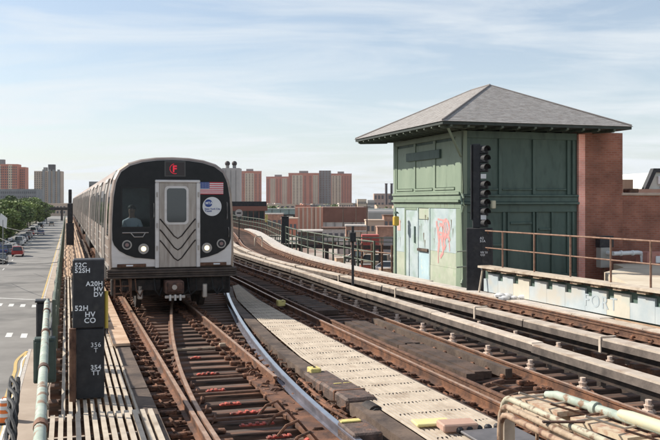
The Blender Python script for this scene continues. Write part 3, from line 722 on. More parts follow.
# street-side boxes on the railing
bx = empty('signal_housing', (-4.50, 13.5, .45), HEAD, 'black box housing at the far end of the thick green handrail', 'equipment box')
MB().bbox(-.16, .02, 0, .25, 0, .58, .02).build('case', matt_m, bx); MB().bbox(-.18, .04, -.02, .27, .585, .62, .01).build('lid', matt_m, bx)
gx = empty('electrical_cabinet', (-3.70, 10.6, .0), HEAD, 'dark green electrical cabinet behind the thick green handrail', 'cabinet')
gbm = mat('dark_green_cabinet_paint', (0.03, 0.05, 0.042), (0.05, 0.075, 0.062), 0.6, scale=4)
MB().bbox(-.0, .27, 0, .2, .36, .92, .015).build('case', gbm, gx); MB().bbox(.02, .25, -.02, -.002, .40, .88, .006).build('door', gbm, gx)
MB().box(.08, .14, .1, .16, -.3, .358).build('post', gbm, gx)

# ------------------------------------------------------------------ black signal cases with lettering
sg = empty('signal_case', (-3.17, 11.3, -.02), 0.26, 'two stacked black signal cases with white letters on a rusty post', 'signal case')
MB().bbox(-.245, .165, 0, .34, .97, 1.885, .015).build('upper_case', matt_m, sg)
MB().bbox(-.205, .165, .01, .33, .03, .965, .015).build('lower_case', matt_m, sg)
MB().tube([(-.24, -.02, -.15), (-.24, -.02, .98)], .045, 10).build('post', rust_m, sg, smooth=True)
mb = MB(); mb.tube([(.19, .12, .95), (.19, .12, 1.45)], .025, 8); mb.build('conduit', mat('yellow_conduit', (0.6, 0.45, 0.08), None, 0.6), sg, smooth=True)
for z in (.3, 1.1, 1.7): MB().bbox(-.262, -.246, .08, .16, z, z + .09, .004).build('hinge', darksteel_m, sg)
def tm(x, y, z, s=1): return Matrix.Translation((x, y, z)) @ Matrix.Rotation(R(90), 4, 'X')
textmesh('lettering', '52C\n52SH', .085, text_m, sg, tm(-.215, -.004, 1.785), bold=.002, spacing=1.1, line=.85)
textmesh('lettering', 'A20H\nHV\nDV', .085, text_m, sg, tm(.145, -.004, 1.535), align='RIGHT', bold=.002, spacing=1.1, line=.85)
textmesh('lettering', '52H', .095, text_m, sg, tm(-.215, -.004, 1.21), bold=.002, spacing=1.1)
textmesh('lettering', 'HV\nCO', .095, text_m, sg, tm(-.02, -.004, 1.125), align='CENTER', bold=.002, spacing=1.1, line=.85)
textmesh('lettering', '356\nT', .085, text_m, sg, tm(.055, .001, .72), align='CENTER', bold=.0, spacing=1.1, line=.85)
textmesh('lettering', '354\nTT', .085, text_m, sg, tm(.055, .001, .42), align='CENTER', bold=.002, spacing=1.1, line=.85)
# far black signal mast at the left
fs = empty('signal_mast', (-15.9, 52, -.05), HEAD, 'tall black signal mast at the left, between the street and the train', 'railway signal')
MB().bbox(-.23, .23, -.16, .16, 0, 1.4, .03).build('base_case', matt_m, fs)
MB().bbox(-.16, .16, -.12, .12, 1.405, 2.6, .03).build('middle_case', matt_m, fs)
MB().bbox(-.10, .10, -.1, .1, 2.605, 3.45, .03).build('lamp_head', matt_m, fs)
for z in (2.8, 3.05, 3.3): MB().tube([(0, -.1, z), (0, -.26, z)], .07, 10).build('hood', matt_m, fs, smooth=True)

# ------------------------------------------------------------------ the subway train
TX, TY = -3.84, 20.75
train = empty('subway_train', (TX, TY, 0), HEAD, 'silver subway train with black cab face and flag coming towards the camera', 'train')
half = [(1.50, 1.00), (1.52, 1.35), (1.515, 1.8), (1.50, 2.35), (1.465, 2.85), (1.40, 3.18), (1.29, 3.41), (1.07, 3.57), (.76, 3.665), (.4, 3.715), (0, 3.73)]
prof = half + [(-x, z) for x, z in half[-2::-1]]
def inset(pr, d):
    return [(x * (1 - d / 1.52), 2.3 + (z - 2.3) * (1 - d / 1.4)) for x, z in pr]
def body_mesh(y0, y1, front=False):
    mb = MB(); rings = []
    secs = [(y0, .07), (y0 + .03, .03), (y0 + .09, 0)] + ([(y0 + .3, 0), (y0 + 1.1, 0)] if front else []) + [(y1 - .06, 0), (y1, .05)]
    k = len(prof)
    for y, d in secs:
        for x, z in inset(prof, d): mb.v.append((x, y, z))
    for i in range(len(secs) - 1):
        for j in range(k):
            if front and i == 3 and prof[j][0] < -1.2 and prof[(j + 1) % k][0] < -1.2 and min(prof[j][1], prof[(j + 1) % k][1]) >= 1.79: continue
            mb.f.append((i * k + j, i * k + (j + 1) % k, (i + 1) * k + (j + 1) % k, (i + 1) * k + j)); mb.m.append(0)
    mb.f.append(tuple(range(k))[::-1]); mb.m.append(1 if front else 0)
    mb.f.append(tuple((len(secs) - 1) * k + j for j in range(k))); mb.m.append(0)
    return mb
CARL = 18.3
def sidex(z):
    for (a, b) in zip(half, half[1:]):
        if a[1] <= z <= b[1]: return a[0] + (b[0] - a[0]) * (z - a[1]) / (b[1] - a[1])
    return 1.5
def side_panel(y0, y1, z0, z1, proud, sgn, th=.03):
    mb = MB(); n = 5; vs = []
    zs = [z0 + (z1 - z0) * i / n for i in range(n + 1)]
    for z in zs:
        for y in (y0, y1):
            vs.append((sgn * (sidex(z) + proud), y, z))
    for z in zs:
        for y in (y0, y1): vs.append((sgn * (sidex(z) + proud - th), y, z))
    m = 2 * (n + 1); fs = []
    for i in range(n):
        a = 2 * i; fs += [(a, a + 1, a + 3, a + 2), (m + a, m + a + 2, m + a + 3, m + a + 1), (a, a + 2, m + a + 2, m + a), (a + 1, m + a + 1, m + a + 3, a + 3)]
    fs += [(0, m, m + 1, 1), (2 * n, 2 * n + 1, m + 2 * n + 1, m + 2 * n)]
    mb.add(vs, fs); return mb
meshes_car = None
DOORS = (2.6, 6.95, 11.3, 15.65)
def make_car(front):
    car = bpy.data.objects.new('subway_car', body_mesh(0, CARL, front).mesh('subway_car', [sidesteel_m, frontsteel_m])); col.objects.link(car); link(car, train)
    for sgn in (-1, 1):
        for dy in DOORS:
            for k in (0, 1):
                y0 = dy - .64 + k * .65
                side_panel(y0, y0 + .63, 1.05, 3.12, .022, sgn).build('door_leaf', doorsteel_m, car)
                side_panel(y0 + .13, y0 + .5, 1.95, 2.85, .034, sgn, .02).build('door_window', glassd_m, car)
            for yy in (dy - .72, dy + .68): side_panel(yy, yy + .06, 1.03, 3.22, .045, sgn, .05).build('door_post', steel_m, car)
            side_panel(dy - .72, dy + .74, 3.14, 3.24, .05, sgn, .05).build('door_header', steel_m, car)
        if front and sgn < 0: side_panel(.3, 1.1, 1.8, 3.39, .004, -1, .006).build('cab_side_window', gm, car)
        ws = ([] if front else [(.95, 1.7)]) + [(a + .95, a + 3.38) for a in DOORS[:3]] + [(16.6, 17.6)]
        for (a, b) in ws: side_panel(a, b, 1.95, 2.95, .012, sgn, .03).build('side_window', glassd_m, car)
        for zz_ in (1.28, 1.5, 1.72):
            side_panel(.12, CARL - .1, zz_, zz_ + .03, .012, sgn, .02).build('corrugation', steel_m, car)
        side_panel(.1, CARL - .1, 1.0, 1.1, .02, sgn, .03).build('sill', steel_m, car)
    for y in (3.2, 9, 14.8):                                               # roof air units
        MB().bbox(-.7, .7, y - 1.2, y + 1.2, 3.62, 3.74, .04).build('roof_unit', steel_m, car)
    u = MB()
    for (a, b) in ((4.3, 6.6), (6.8, 9.3), (9.5, 12), (12.2, 13.6)): u.bbox(-1.4, 1.4, a, b, .35, .98, .04)
    u.box(-.5, .5, .5, CARL - .5, .6, .99); u.build('underframe_boxes', under_m, car)
    for yb in (2.6, CARL - 2.6):
        b = MB()
        for wy in (yb - 1.03, yb + 1.03):
            for sx in (-.75, .75): b.tube([(sx - .06, wy, .43), (sx + .06, wy, .43)], .43, 18)
            b.tube([(-.8, wy, .43), (.8, wy, .43)], .08, 8)
        for sx in (-1.05, 1.05): b.bbox(sx - .09, sx + .09, yb - 1.45, yb + 1.45, .38, .68, .03)
        b.box(-1.1, 1.1, yb - .35, yb + .35, .4, .7); b.build('bogie', under_m, car)
    return car
car0 = make_car(True)
car1 = make_car(False); car1.location = (0, CARL + .25, 0)
for i in range(2, 7):
    c = copy_tree(car1, train); c.location = (0, (CARL + .25) * i, 0)
# slight bend of the rear of the train keeps it on its track
# --- cab face
F0 = -.002
def face(poly, th, m, name, parent=train, y=F0, sm=False): 
    return MB().prism(poly, th, 'y', y - th).build(name, m, parent, smooth=sm)
# black mask: outline inset from the body profile, notch for the door
mo = [(x, z) for x, z in inset(prof, .075) if z > 1.72]
def arcz(t): return t
maskL = [(-.60, 1.22), (-1.02, 1.25), (-1.2, 1.3), (-1.33, 1.42), (-1.40, 1.58)]
outer = [(x, z) for x, z in mo]                # from +x side over the top to the -x side
left_part = [(-.60, 1.22), (-1.02, 1.25), (-1.2, 1.30), (-1.33, 1.42), (-1.41, 1.6)]
up_left = [(x, z) for x, z in outer if x < -.60]; up_left = up_left[::-1]       # low to high
# left slab with the cab window opening built as strips round it
wx0, wx1, wz0, wz1 = -1.235, -.52, 2.0, 3.0
DL, DR = -.42, .655
def polyslab(polys, name, m, th=.022, y=F0):
    mb = MB()
    for p in polys: mb.prism(p, th, 'y', y - th)
    return mb.build(name, m, train)
def outx(z):
    pts = sorted([(zz, x) for x, zz in outer if x > 0] + [(1.72, 1.43), (1.6, 1.39), (1.46, 1.27), (1.36, 1.1), (1.29, .9), (1.24, .6)])
    for (a, b) in zip(pts, pts[1:]):
        if a[0] <= z <= b[0]: return a[1] + (b[1] - a[1]) * (z - a[0]) / (b[0] - a[0] + 1e-9)
    return pts[-1][1]
zs_low = [1.24, 1.29, 1.36, 1.46, 1.6, 1.72, 2.0]; zs_mid = [2.0, 2.25, 2.5, 2.75, 3.0]; zs_hi = [3.0, 3.1, 3.16]
def outp(zz, s): return (s * outx(zz), zz)
polys = []
polys.append([(DL, 1.24)] + [(-outx(z), z) for z in zs_low[1:]] + [(DL, 2.0)])
polys.append([(wx0, 2.0)] + [(-outx(z), z) for z in zs_mid] + [(wx0, 3.0)])
polys.append([(DL, 2.0), (wx1, 2.0), (wx1, 3.0), (DL, 3.0)])
topz = 3.17
polys.append([(DL, 3.0), (-outx(3.0), 3.0), (-outx(3.1), 3.1), (-outx(topz), topz), (DL, topz)])
polys.append([(DR, 1.24)] + [(outx(z), z) for z in zs_low[1:] + zs_mid[1:] + [3.1, topz]] + [(DR, topz)])
top_o = [(x, z) for x, z in outer if z > topz]
polys.append([(outx(topz), topz)] + top_o + [(-outx(topz), topz)])
polyslab(polys, 'front_mask', black_m)
# cab window: dark interior box, glass, frame, operator
fr_ = MB()
for (a, b, c, d) in ((wx0, wx1, wz0, wz0 + .035), (wx0, wx1, wz1 - .035, wz1), (wx0, wx0 + .035, wz0 + .036, wz1 - .036), (wx1 - .035, wx1, wz0 + .036, wz1 - .036)): fr_.box(a, b, -.034, .0, c, d)
wf = fr_.build('cab_window', rubber_m, train)
# the cab is a niche seen through the glass: liner boxes sit in front of the body end, so cut is made by opening the body
cabm = mat('cab_lining', (0.07, 0.085, 0.09), (0.11, 0.13, 0.135), 0.7, scale=3)
MB().box(wx0 + .036, wx1 - .036, -.020, -.016, wz0 + .036, wz1 - .036).build('glass', gm, wf)
# sign window with route letter
MB().bbox(-.17, .28, -.034, -.0255, 3.28, 3.60, .003).build('sign_window', mat('sign_glass', (0.03, 0.022, 0.022), None, 0.35), train)
MB().bbox(-.20, .31, -.030, -.0245, 3.25, 3.63, .003).build('sign_frame', mat('sign_frame', (0.07, 0.068, 0.065), None, 0.4), train)
rg = MB(); cxs, czs = .05, 3.44
pts = [(cxs + .12 * math.cos(t), -.038, czs + .12 * math.sin(t)) for t in [R(100) + R(190) * i / 14 for i in range(15)]]
rg.tube(pts, .008, 6); rg.build('route_ring', led_m, train)
textmesh('route_letter', 'F', .22, led_m, train, tm(-.01, -.038, 3.365), bold=.008)
# front door
fd = MB()
for (a, b, c, d) in ((-.425, -.33, 1.03, 3.10), (.57, .665, 1.03, 3.10), (-.425, .665, 3.101, 3.17)): fd.bbox(a, b, -.06, -.0, c, d, .015)
dfr = fd.build('front_door_frame', frontsteel_m, train)
dl = MB().bbox(-.327, .567, -.03, -.003, 1.04, 3.098, .006).build('front_door', doorsteel_m, train)
def rrect(x0, x1, z0, z1, r, n=5):
    pts = []
    for (cx, cz, a0) in ((x1 - r, z1 - r, 0), (x0 + r, z1 - r, 90), (x0 + r, z0 + r, 180), (x1 - r, z0 + r, 270)):
        for i in range(n + 1): t = R(a0 + 90 * i / n); pts.append((cx + r * math.cos(t), cz + r * math.sin(t)))
    return pts
MB().prism(rrect(-.20, .38, 2.08, 3.02, .1), .014, 'y', -.045).build('door_window_frame', frontsteel_m, dl)
MB().prism(rrect(-.145, .325, 2.135, 2.965, .07), .006, 'y', -.0525).build('door_window', glassd_m, dl)
for k, (zt, zb) in enumerate(((2.16, 1.74), (1.90, 1.46), (1.64, 1.20))):
    mb = MB()
    mb.tube([(.12 + a_, -.036, zq) for a_, zq in ((-.43, zt + .06), (-.36, zt - .02), (-.09, zb + .06), (0, zb), (.09, zb + .06), (.36, zt - .02), (.43, zt + .06))], .017, 6)
    mb.build('chevron_bar', darksteel_m, dl, smooth=True)
for (sx) in (-1, 1):
    for z in (1.45, 2.0, 2.75): MB().tube([(.12 + sx * .5, -.075, z), (.12 + sx * .5, -.075, z + .12)], .018, 6).build('hinge', steel_m, dfr, smooth=True)
# door handles, grab irons
for sx, z0, z1 in ((1.33, 2.2, 2.62), (1.37, 1.75, 2.0), (-.46, 2.25, 2.6)):
    MB().tube([(sx, -.028, z0), (sx, -.075, z0 + .03), (sx, -.075, z1 - .03), (sx, -.028, z1)], .011, 6).build('grab_iron', steel_m, train, smooth=True)
# step irons below the cab window
mb = MB(); mb.tube([(-1.2, -.03, 1.89), (-.58, -.03, 1.89)], .012, 6); mb.tube([(-1.0, -.03, 1.885), (-.92, -.06, 1.79), (-.72, -.06, 1.79), (-.66, -.03, 1.885)], .012, 6)
mb.build('window_wiper', steel_m, train, smooth=True)
# lamps
def disc(x, z, r, y0, y1, m, name, parent=train, n=24): return MB().tube([(x, y0, z), (x, y1, z)], r, n).build(name, m, parent, smooth=True)
for sx in (-1, 1):
    hx, kx2 = (-.70, -1.09) if sx < 0 else (.83, 1.19)
    h1 = disc(hx, 1.50, .125, -.023, -.048, chrome_m, 'headlight'); disc(hx, 1.50, .06, -.049, -.056, lamp_m, 'lens', h1)
    h2 = disc(kx2, 1.60, .115, -.023, -.042, chrome_m, 'marker_light'); disc(kx2, 1.60, .085, -.0425, -.05, matt_m, 'lens', h2); disc(kx2, 1.60, .045, -.0505, -.056, mat('red_lens', (0.25, 0.16, 0.15), None, .3), 'reflector', h2)
# flag
fg = MB(); fx0, fx1, fz0, fz1 = .66, 1.24, 2.82, 3.12; sh = (fz1 - fz0) / 13
for i in range(13):
    z0 = fz0 + i * sh; xa = fx0 if i < 6 else fx0 + .235
    fg.box(xa, fx1, -.030, -.0225, z0, z0 + sh, 0 if i % 2 == 0 else 1)
fg.box(fx0, fx0 + .235, -.0305, -.0225, fz0 + 6 * sh, fz1, 2)
for r in range(5):
    for c in range(6): x = fx0 + .022 + c * .038; z = fz0 + 6 * sh + .018 + r * .031; fg.box(x - .006, x + .006, -.032, -.0306, z - .006, z + .006, 1)
fg.build('flag_decal', [flagred_m, white_m, blue_m], train)
# round transit logo
lg = disc(.96, 2.52, .235, -.0225, -.030, white_m, 'logo_disc', n=32)
disc(.87, 2.60, .095, -.0302, -.034, blue_m, 'blue_disc', lg, 24)
textmesh('lettering', 'MTA', .085, text_m, lg, tm(.795, -.0355, 2.575), bold=.003)
textmesh('lettering', 'New York City\nTransit', .062, blue_m, lg, tm(.775, -.0325, 2.44), bold=.001, line=.85)
# bumper and pilot beam
ac = MB()
for i in range(4): ac.bbox(-1.56, 1.56, -.16 + .03 * (i % 2), .1, .80 + i * .055, .80 + i * .055 + .045, .008)
ac.box(-1.5, 1.5, -.1, .12, .79, 1.015); ac.build('anticlimber', mat('grimy_bumper', (0.055, 0.04, 0.033), (0.1, 0.075, 0.06), .6, .3, scale=6), train)
for sx in (-1, 1):
    MB().bbox(sx * .98 - .34, sx * .98 + .34, -.035, -.003, 1.06, 1.14, .01).build('step_plate', rust_m, train)
    MB().tube([(sx * 1.05 - .06, -.06, 1.10), (sx * 1.05 + .1, -.06, 1.10)], .022, 6).build('step_lamp', white_m, train)
cp = MB(); cp.bbox(-.22, .22, -.45, .6, .42, .74, .03); cp.bbox(-.17, .17, -.52, -.452, .48, .7, .02); cpo = cp.build('coupler', mat('coupler_iron', (0.06, 0.035, 0.028), (0.16, 0.08, 0.055), .7, .3, scale=9), train)
MB().bbox(-.24, .24, -.5, -.44, .33, .40, .01).build('coupler_box', steel_m, cpo)
for sx in (-.12, 0, .12): MB().tube([(sx, -.52, .28), (sx, -.5, .42)], .03, 8).build('connector', steel_m, cpo)
MB().tube([(-.02, -.56, .6), (-.02, -.52, .6)], .06, 12).build('coupler_face', steel_m, cpo)
pb = MB(); pb.bbox(-1.45, 1.45, .15, .5, .35, .78, .03); pb.box(-1.2, -.3, -.05, .12, .5, .75); pb.box(.4, 1.3, -.03, .12, .45, .77); pb.build('pilot_beam', under_m, train)
for sx in (-.78, .78):
    MB().bbox(sx - .06, sx + .06, -.05, .12, .28, .62, .02).build('trip_cock', steel_m, train)
    MB().tube([(sx - .065, .75, .43), (sx + .065, .75, .43)], .43, 24).build('front_wheel', under_m, train, smooth=True)
for k, sx in enumerate((-1.25, -1.05, -.9, .55, .95, 1.2, -.45, .35)):
    MB().tube([(sx, -.06, .78), (sx + .02, -.12, .5), (sx + .12 * (-1) ** k, -.08, .36), (sx + .2 * (-1) ** k, -.02, .55)], .02, 6).build('hose', rust_m if k < 3 else rubber_m, train, smooth=True)
for sx in (-1.38, -1.0): MB().box(sx - .02, sx + .02, -.06, -.02, .3, .8).build('ladder_rail', rust_m, train)
for z in (.42, .6): MB().box(-1.36, -1.02, -.055, -.025, z, z + .03).build('ladder_rung', rust_m, train)

# operator in the cab (torso, arms and head as one skinned surface) -------------------------------
# the body end is opened behind the glass by boring a niche: front wall of car0 gets a hole
import bmesh
bm = bmesh.new(); bm.from_mesh(car0.data)
ff = [f for f in bm.faces if len(f.verts) > 8 and f.calc_center_median().y < .1][0]
mi = ff.material_index
ring = [v for v in ff.verts]; bmesh.ops.delete(bm, geom=[ff], context='FACES_ONLY')
def vv(x, z, y=0.0): return bm.verts.new((x, y, z))
# fill the end wall with horizontal strips, leaving the window free
L_ = sorted([v for v in ring if v.co.x < -1e-4], key=lambda v: v.co.z); Rr = sorted([v for v in ring if v.co.x > 1e-4], key=lambda v: v.co.z)
topv = [v for v in ring if abs(v.co.x) <= 1e-4][0]
for i in range(len(L_) - 1):
    a, b, c, d = L_[i], L_[i + 1], Rr[i + 1], Rr[i]
    z0, z1 = a.co.z, b.co.z
    lo, hi = max(z0, wz0), min(z1, wz1)
    if hi <= lo:
        f = bm.faces.new((a, b, c, d)); f.material_index = mi; continue
    def xl(z): t = (z - z0) / (z1 - z0); return a.co.x + (b.co.x - a.co.x) * t
    def xr(z): t = (z - z0) / (z1 - z0); return d.co.x + (c.co.x - d.co.x) * t
    def q(x0a, x0b, x1a, x1b, za, zb):
        f = bm.faces.new((vv(x0a, za), vv(x0b, zb), vv(x1b, zb), vv(x1a, za))); f.material_index = mi
    if lo > z0 + 1e-5: q(xl(z0), xl(lo), xr(z0), xr(lo), z0, lo)
    if z1 > hi + 1e-5: q(xl(hi), xl(z1), xr(hi), xr(z1), hi, z1)
    q(xl(lo), xl(hi), wx0, wx0, lo, hi); q(wx1, wx1, xr(lo), xr(hi), lo, hi)
f = bm.faces.new((L_[-1], topv, Rr[-1])); f.material_index = mi
bm.to_mesh(car0.data); bm.free()
cab = MB()
cab.box(-1.34, wx1 + .3, 1.11, 1.14, 1.2, 3.2); cab.box(wx1 + .3, wx1 + .33, .012, 1.14, 1.2, 3.2)
cab.box(-1.25, wx1 + .3, .012, 1.1, 3.17, 3.2); cab.box(wx0 - .06, wx1 + .3, .012, 1.1, 1.2, 1.23); cab.box(wx0 - .05, wx1 + .25, .02, .4, 1.5, 1.98)
cab.build('cab_interior', cabm, train)
MB().bbox(wx0 + .12, wx0 + .45, .75, .85, 1.3, 2.15, .03).build('cab_seat', rubber_m, train)
op = empty('person', tuple(train.matrix_basis @ Vector((0, 0, 0)) if False else (Matrix.LocRotScale(train.location, train.rotation_euler, None) @ Vector((-.95, .36, 1.74)))), HEAD, 'train operator in a white shirt seated behind the cab window', 'person')
me = bpy.data.meshes.new('body')
vs = [(0, 0, 0), (0, 0, .22), (0, -.01, .42), (0, -.01, .52), (0, -.02, .6), (0, -.03, .70), (0, -.02, .78),
      (-.17, 0, .40), (-.23, -.08, .2), (-.1, -.3, .12), (-.04, -.36, .13), (.17, 0, .40), (.24, -.08, .2), (.14, -.3, .12), (.08, -.36, .13),
      (-.1, -.2, -.04), (.1, -.2, -.04), (-.1, -.36, -.3), (.1, -.36, -.3)]
es = [(0, 1), (1, 2), (2, 3), (3, 4), (4, 5), (5, 6), (2, 7), (7, 8), (8, 9), (9, 10), (2, 11), (11, 12), (12, 13), (13, 14), (0, 15), (0, 16), (15, 17), (16, 18)]
rd = [.15, .14, .12, .055, .075, .095, .06, .075, .055, .04, .035, .075, .055, .04, .035, .08, .08, .055, .055]
me.from_pydata(vs, es, []); body = bpy.data.objects.new('body', me); col.objects.link(body); link(body, op)
me.materials.append(shirt_m)
sk = body.modifiers.new('skin', 'SKIN'); sv = me.skin_vertices[0].data if me.skin_vertices else None
if sv is None:
    bpy.context.view_layer.objects.active = body
    me.skin_vertices if False else None
bm = bmesh.new(); bm.from_mesh(me); lay = bm.verts.layers.skin.verify()
for i, v in enumerate(bm.verts): v[lay].radius = (rd[i], rd[i] * (.8 if i < 3 else 1)); v[lay].use_root = (i == 0)
bm.to_mesh(me); bm.free()
ss = body.modifiers.new('sub', 'SUBSURF'); ss.levels = 2; ss.render_levels = 2
dg = bpy.context.evaluated_depsgraph_get(); bpy.context.view_layer.update()
me2 = bpy.data.meshes.new_from_object(body.evaluated_get(bpy.context.evaluated_depsgraph_get()))
body.modifiers.clear(); body.data = me2; me2.materials.clear(); me2.materials.append(shirt_m); me2.materials.append(skin_m); me2.materials.append(rubber_m)
for p in me2.polygons:
    c = p.center; p.use_smooth = True
    p.material_index = 1 if (c.z > .5 or (c.y < -.24 and c.z > .03)) else (2 if c.z < 0 else 0)
MB().sphere((0, .0, .745), .098, 12, 8, sc=(1, 1.05, .85)).build('hair', hair_m, op, smooth=True)
MB().sphere((0, -.115, .69), .015, 6, 4).build('nose', skin_m, op)
for sx in (-.035, .035): MB().sphere((sx, -.098, .715), .013, 6, 4).build('eye', hair_m, op)
MB().bbox(-.03, .03, -.108, -.09, .642, .652, .003).build('mouth', hair_m, op)

# ------------------------------------------------------------------ the green signal tower
C0 = Vector((4.24, 27.3, 0))
tower = empty('signal_tower', C0, HEAD, 'two storey green signal tower with overhanging hipped roof and brick end', 'building')
L, W, H = 5.86, 4.25, 4.93       # local x = along near face (u), y = away (v)
TB = -.4
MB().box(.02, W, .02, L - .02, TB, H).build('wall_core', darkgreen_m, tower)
# left face (local x = 0 plane, facing -x): posts, rails, panels
def lf(y0, y1, z0, z1, d, m, name, b=.008, parent=tower): return MB().bbox(-d, .018, y0, y1, z0, z1, b).build(name, m, parent)
def lface(name, m, boxes, parent=tower):
    mb = MB()
    for (y0, y1, z0, z1, d) in boxes: mb.bbox(-d, .018, y0, y1, z0, z1, .006)
    return mb.build(name, m, parent)
lf(0, L, 2.62, 2.70, .14, green_m, 'belt_cornice'); lf(0, L, 2.705, 2.86, .07, green_m, 'belt_board'); lf(0, L, 2.865, 2.95, .12, green_m, 'belt_moulding')
lf(0, L, 2.42, 2.615, .05, green_m, 'lower_frieze')
# y positions from near corner (v) : near 0 ... far 5.86
lf(-.02, .33, TB, 2.415, .06, green_m, 'corner_post'); lf(-.02, .33, 2.955, H, .06, green_m, 'corner_post')
lf(L - .2, L, TB, 2.415, .06, green_m, 'corner_post'); lf(L - .2, L, 2.955, H, .06, green_m, 'corner_post')
lf(.335, L - .205, 4.75, H, .05, green_m, 'top_rail')
ups = [(.45, 1.98), (2.2, 3.72), (3.92, 5.52)]
for i, (a, b) in enumerate(ups):
    lf(a, b, 3.12, 4.65, .012, green_m, 'upper_panel', .004)
    lf(a - .02, b + .02, 3.03, 3.10, .08, green_m, 'panel_sill')
for (a, b) in ((.335, .42), (2.0, 2.18), (3.74, 3.90), (5.54, L - .205)): lf(a, b, 3.0, 4.745, .045, green_m, 'batten')
lf(.335, L - .205, 2.955, 3.02, .05, green_m, 'bottom_rail')
lf(1.55, 4.5, 4.12, 4.42, .09, darkgreen_m, 'name_board')
# lower storey
lf(.335, 2.42, .95, 2.415, .03, whitep_m, 'painted_panel', .004); lf(.335, 2.42, .45, .945, .028, creamg_m, 'base_panel', .004); lf(.335, 2.42, TB, .445, .035, creamg_m, 'plinth', .004)
lf(2.43, 2.52, TB, 2.415, .05, whitep_m, 'batten')
lf(2.53, 3.45, .98, 2.0, .028, whitep_m, 'painted_panel', .004); lf(2.53, 3.45, .88, .975, .10, timber_m, 'ledge'); lf(2.53, 3.45, TB, .875, .025, bluep_m, 'base_panel', .004)
lf(2.53, 3.45, 2.02, 2.415, .02, creamg_m, 'small_panel', .004)
lf(3.46, 3.56, TB, 2.415, .05, whitep_m, 'batten')
dr = lf(3.57, 4.62, TB, 2.33, .035, whitep_m, 'door', .004)
MB().bbox(-.075, -.036, 3.72, 3.80, 1.15, 1.75, .006).build('handle_plate', darkgreen_m, dr)
lf(3.57, 4.62, 2.335, 2.415, .05, green_m, 'door_head')
lf(4.63, 4.76, TB, 2.415, .05, green_m, 'batten')
lf(4.77, L - .205, .75, 2.415, .025, whitep_m, 'painted_panel', .004); lf(4.77, L - .205, TB, .745, .03, creamg_m, 'base_panel', .004)
# graffiti
gr = MB(); rr = random.Random(5)
def gline(pts, r=.026): gr.tube([(-.036 - .004 * 0, y, z) for y, z in pts], r, 4)
def gst(pts, r=.05):
    r *= 1.25
    for a, b in zip(pts, pts[1:]):
        dy, dz = b[0] - a[0], b[1] - a[1]; l_ = math.hypot(dy, dz) + 1e-6; ny, nz = -dz / l_ * r, dy / l_ * r; x = -.0345 - rr.uniform(0, .002)
        gr.add([(x, a[0] + ny, a[1] + nz), (x, b[0] + ny, b[1] + nz), (x, b[0] - ny, b[1] - nz), (x, a[0] - ny, a[1] - nz)], [(0, 1, 2, 3)])
def arc(cy, cz, r, a0, a1, n=10, sz=1): return [(cy + r * math.cos(R(a0 + (a1 - a0) * i / n)), cz + r * sz * math.sin(R(a0 + (a1 - a0) * i / n))) for i in range(n + 1)]
gst(arc(1.15, 1.75, .28, 0, 330)); gst(arc(1.55, 1.65, .22, 60, 400)); gst([(1.9, 1.98), (1.65, 1.2), (1.78, .9)]); gst([(1.5, 1.5), (1.35, .95), (1.6, .75)]); gst(arc(1.05, 1.3, .2, -60, 170))
gst([(1.8, 2.05), (1.2, 2.0), (.9, 1.45), (.85, 1.0)], .025); gst([(1.7, 1.6), (1.1, 1.55), (1.3, 1.9)], .03); gst([(1.75, 1.25), (1.75, .55)], .025); gst([(1.3, 1.6), (1.45, 1.15), (1.2, 1.05)], .04)
gr.build('graffiti', pinkp_m, tower)
MB().box(-.034, -.026, 5.2, 5.5, 1.55, 1.95).build('pink_patch', mat('faded_pink', (0.68, 0.4, 0.34), None, .7), tower)
# near face (local y = 0, facing -y)
def nf(x0, x1, z0, z1, d, m, name, b=.008): return MB().bbox(x0, x1, -d, .018, z0, z1, b).build(name, m, tower)
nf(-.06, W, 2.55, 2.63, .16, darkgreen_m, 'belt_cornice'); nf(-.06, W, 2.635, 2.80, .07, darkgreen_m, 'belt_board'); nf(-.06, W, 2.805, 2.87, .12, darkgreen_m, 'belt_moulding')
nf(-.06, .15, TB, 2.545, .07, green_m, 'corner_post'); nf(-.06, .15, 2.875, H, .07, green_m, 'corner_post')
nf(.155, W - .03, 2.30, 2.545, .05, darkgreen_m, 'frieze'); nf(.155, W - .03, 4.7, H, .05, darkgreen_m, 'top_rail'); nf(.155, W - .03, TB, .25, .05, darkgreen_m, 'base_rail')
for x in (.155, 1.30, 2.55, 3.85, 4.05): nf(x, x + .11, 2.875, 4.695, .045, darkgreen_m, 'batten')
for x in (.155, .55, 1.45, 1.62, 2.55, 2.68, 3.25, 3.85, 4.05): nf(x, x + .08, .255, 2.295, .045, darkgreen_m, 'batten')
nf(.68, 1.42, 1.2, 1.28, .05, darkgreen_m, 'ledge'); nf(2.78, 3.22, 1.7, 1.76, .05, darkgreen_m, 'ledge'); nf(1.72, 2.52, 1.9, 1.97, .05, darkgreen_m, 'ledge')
for (a, b) in ((.28, 1.28), (1.43, 2.53), (2.68, 3.83)): nf(a, b, 3.02, 3.07, .04, darkgreen_m, 'sill')
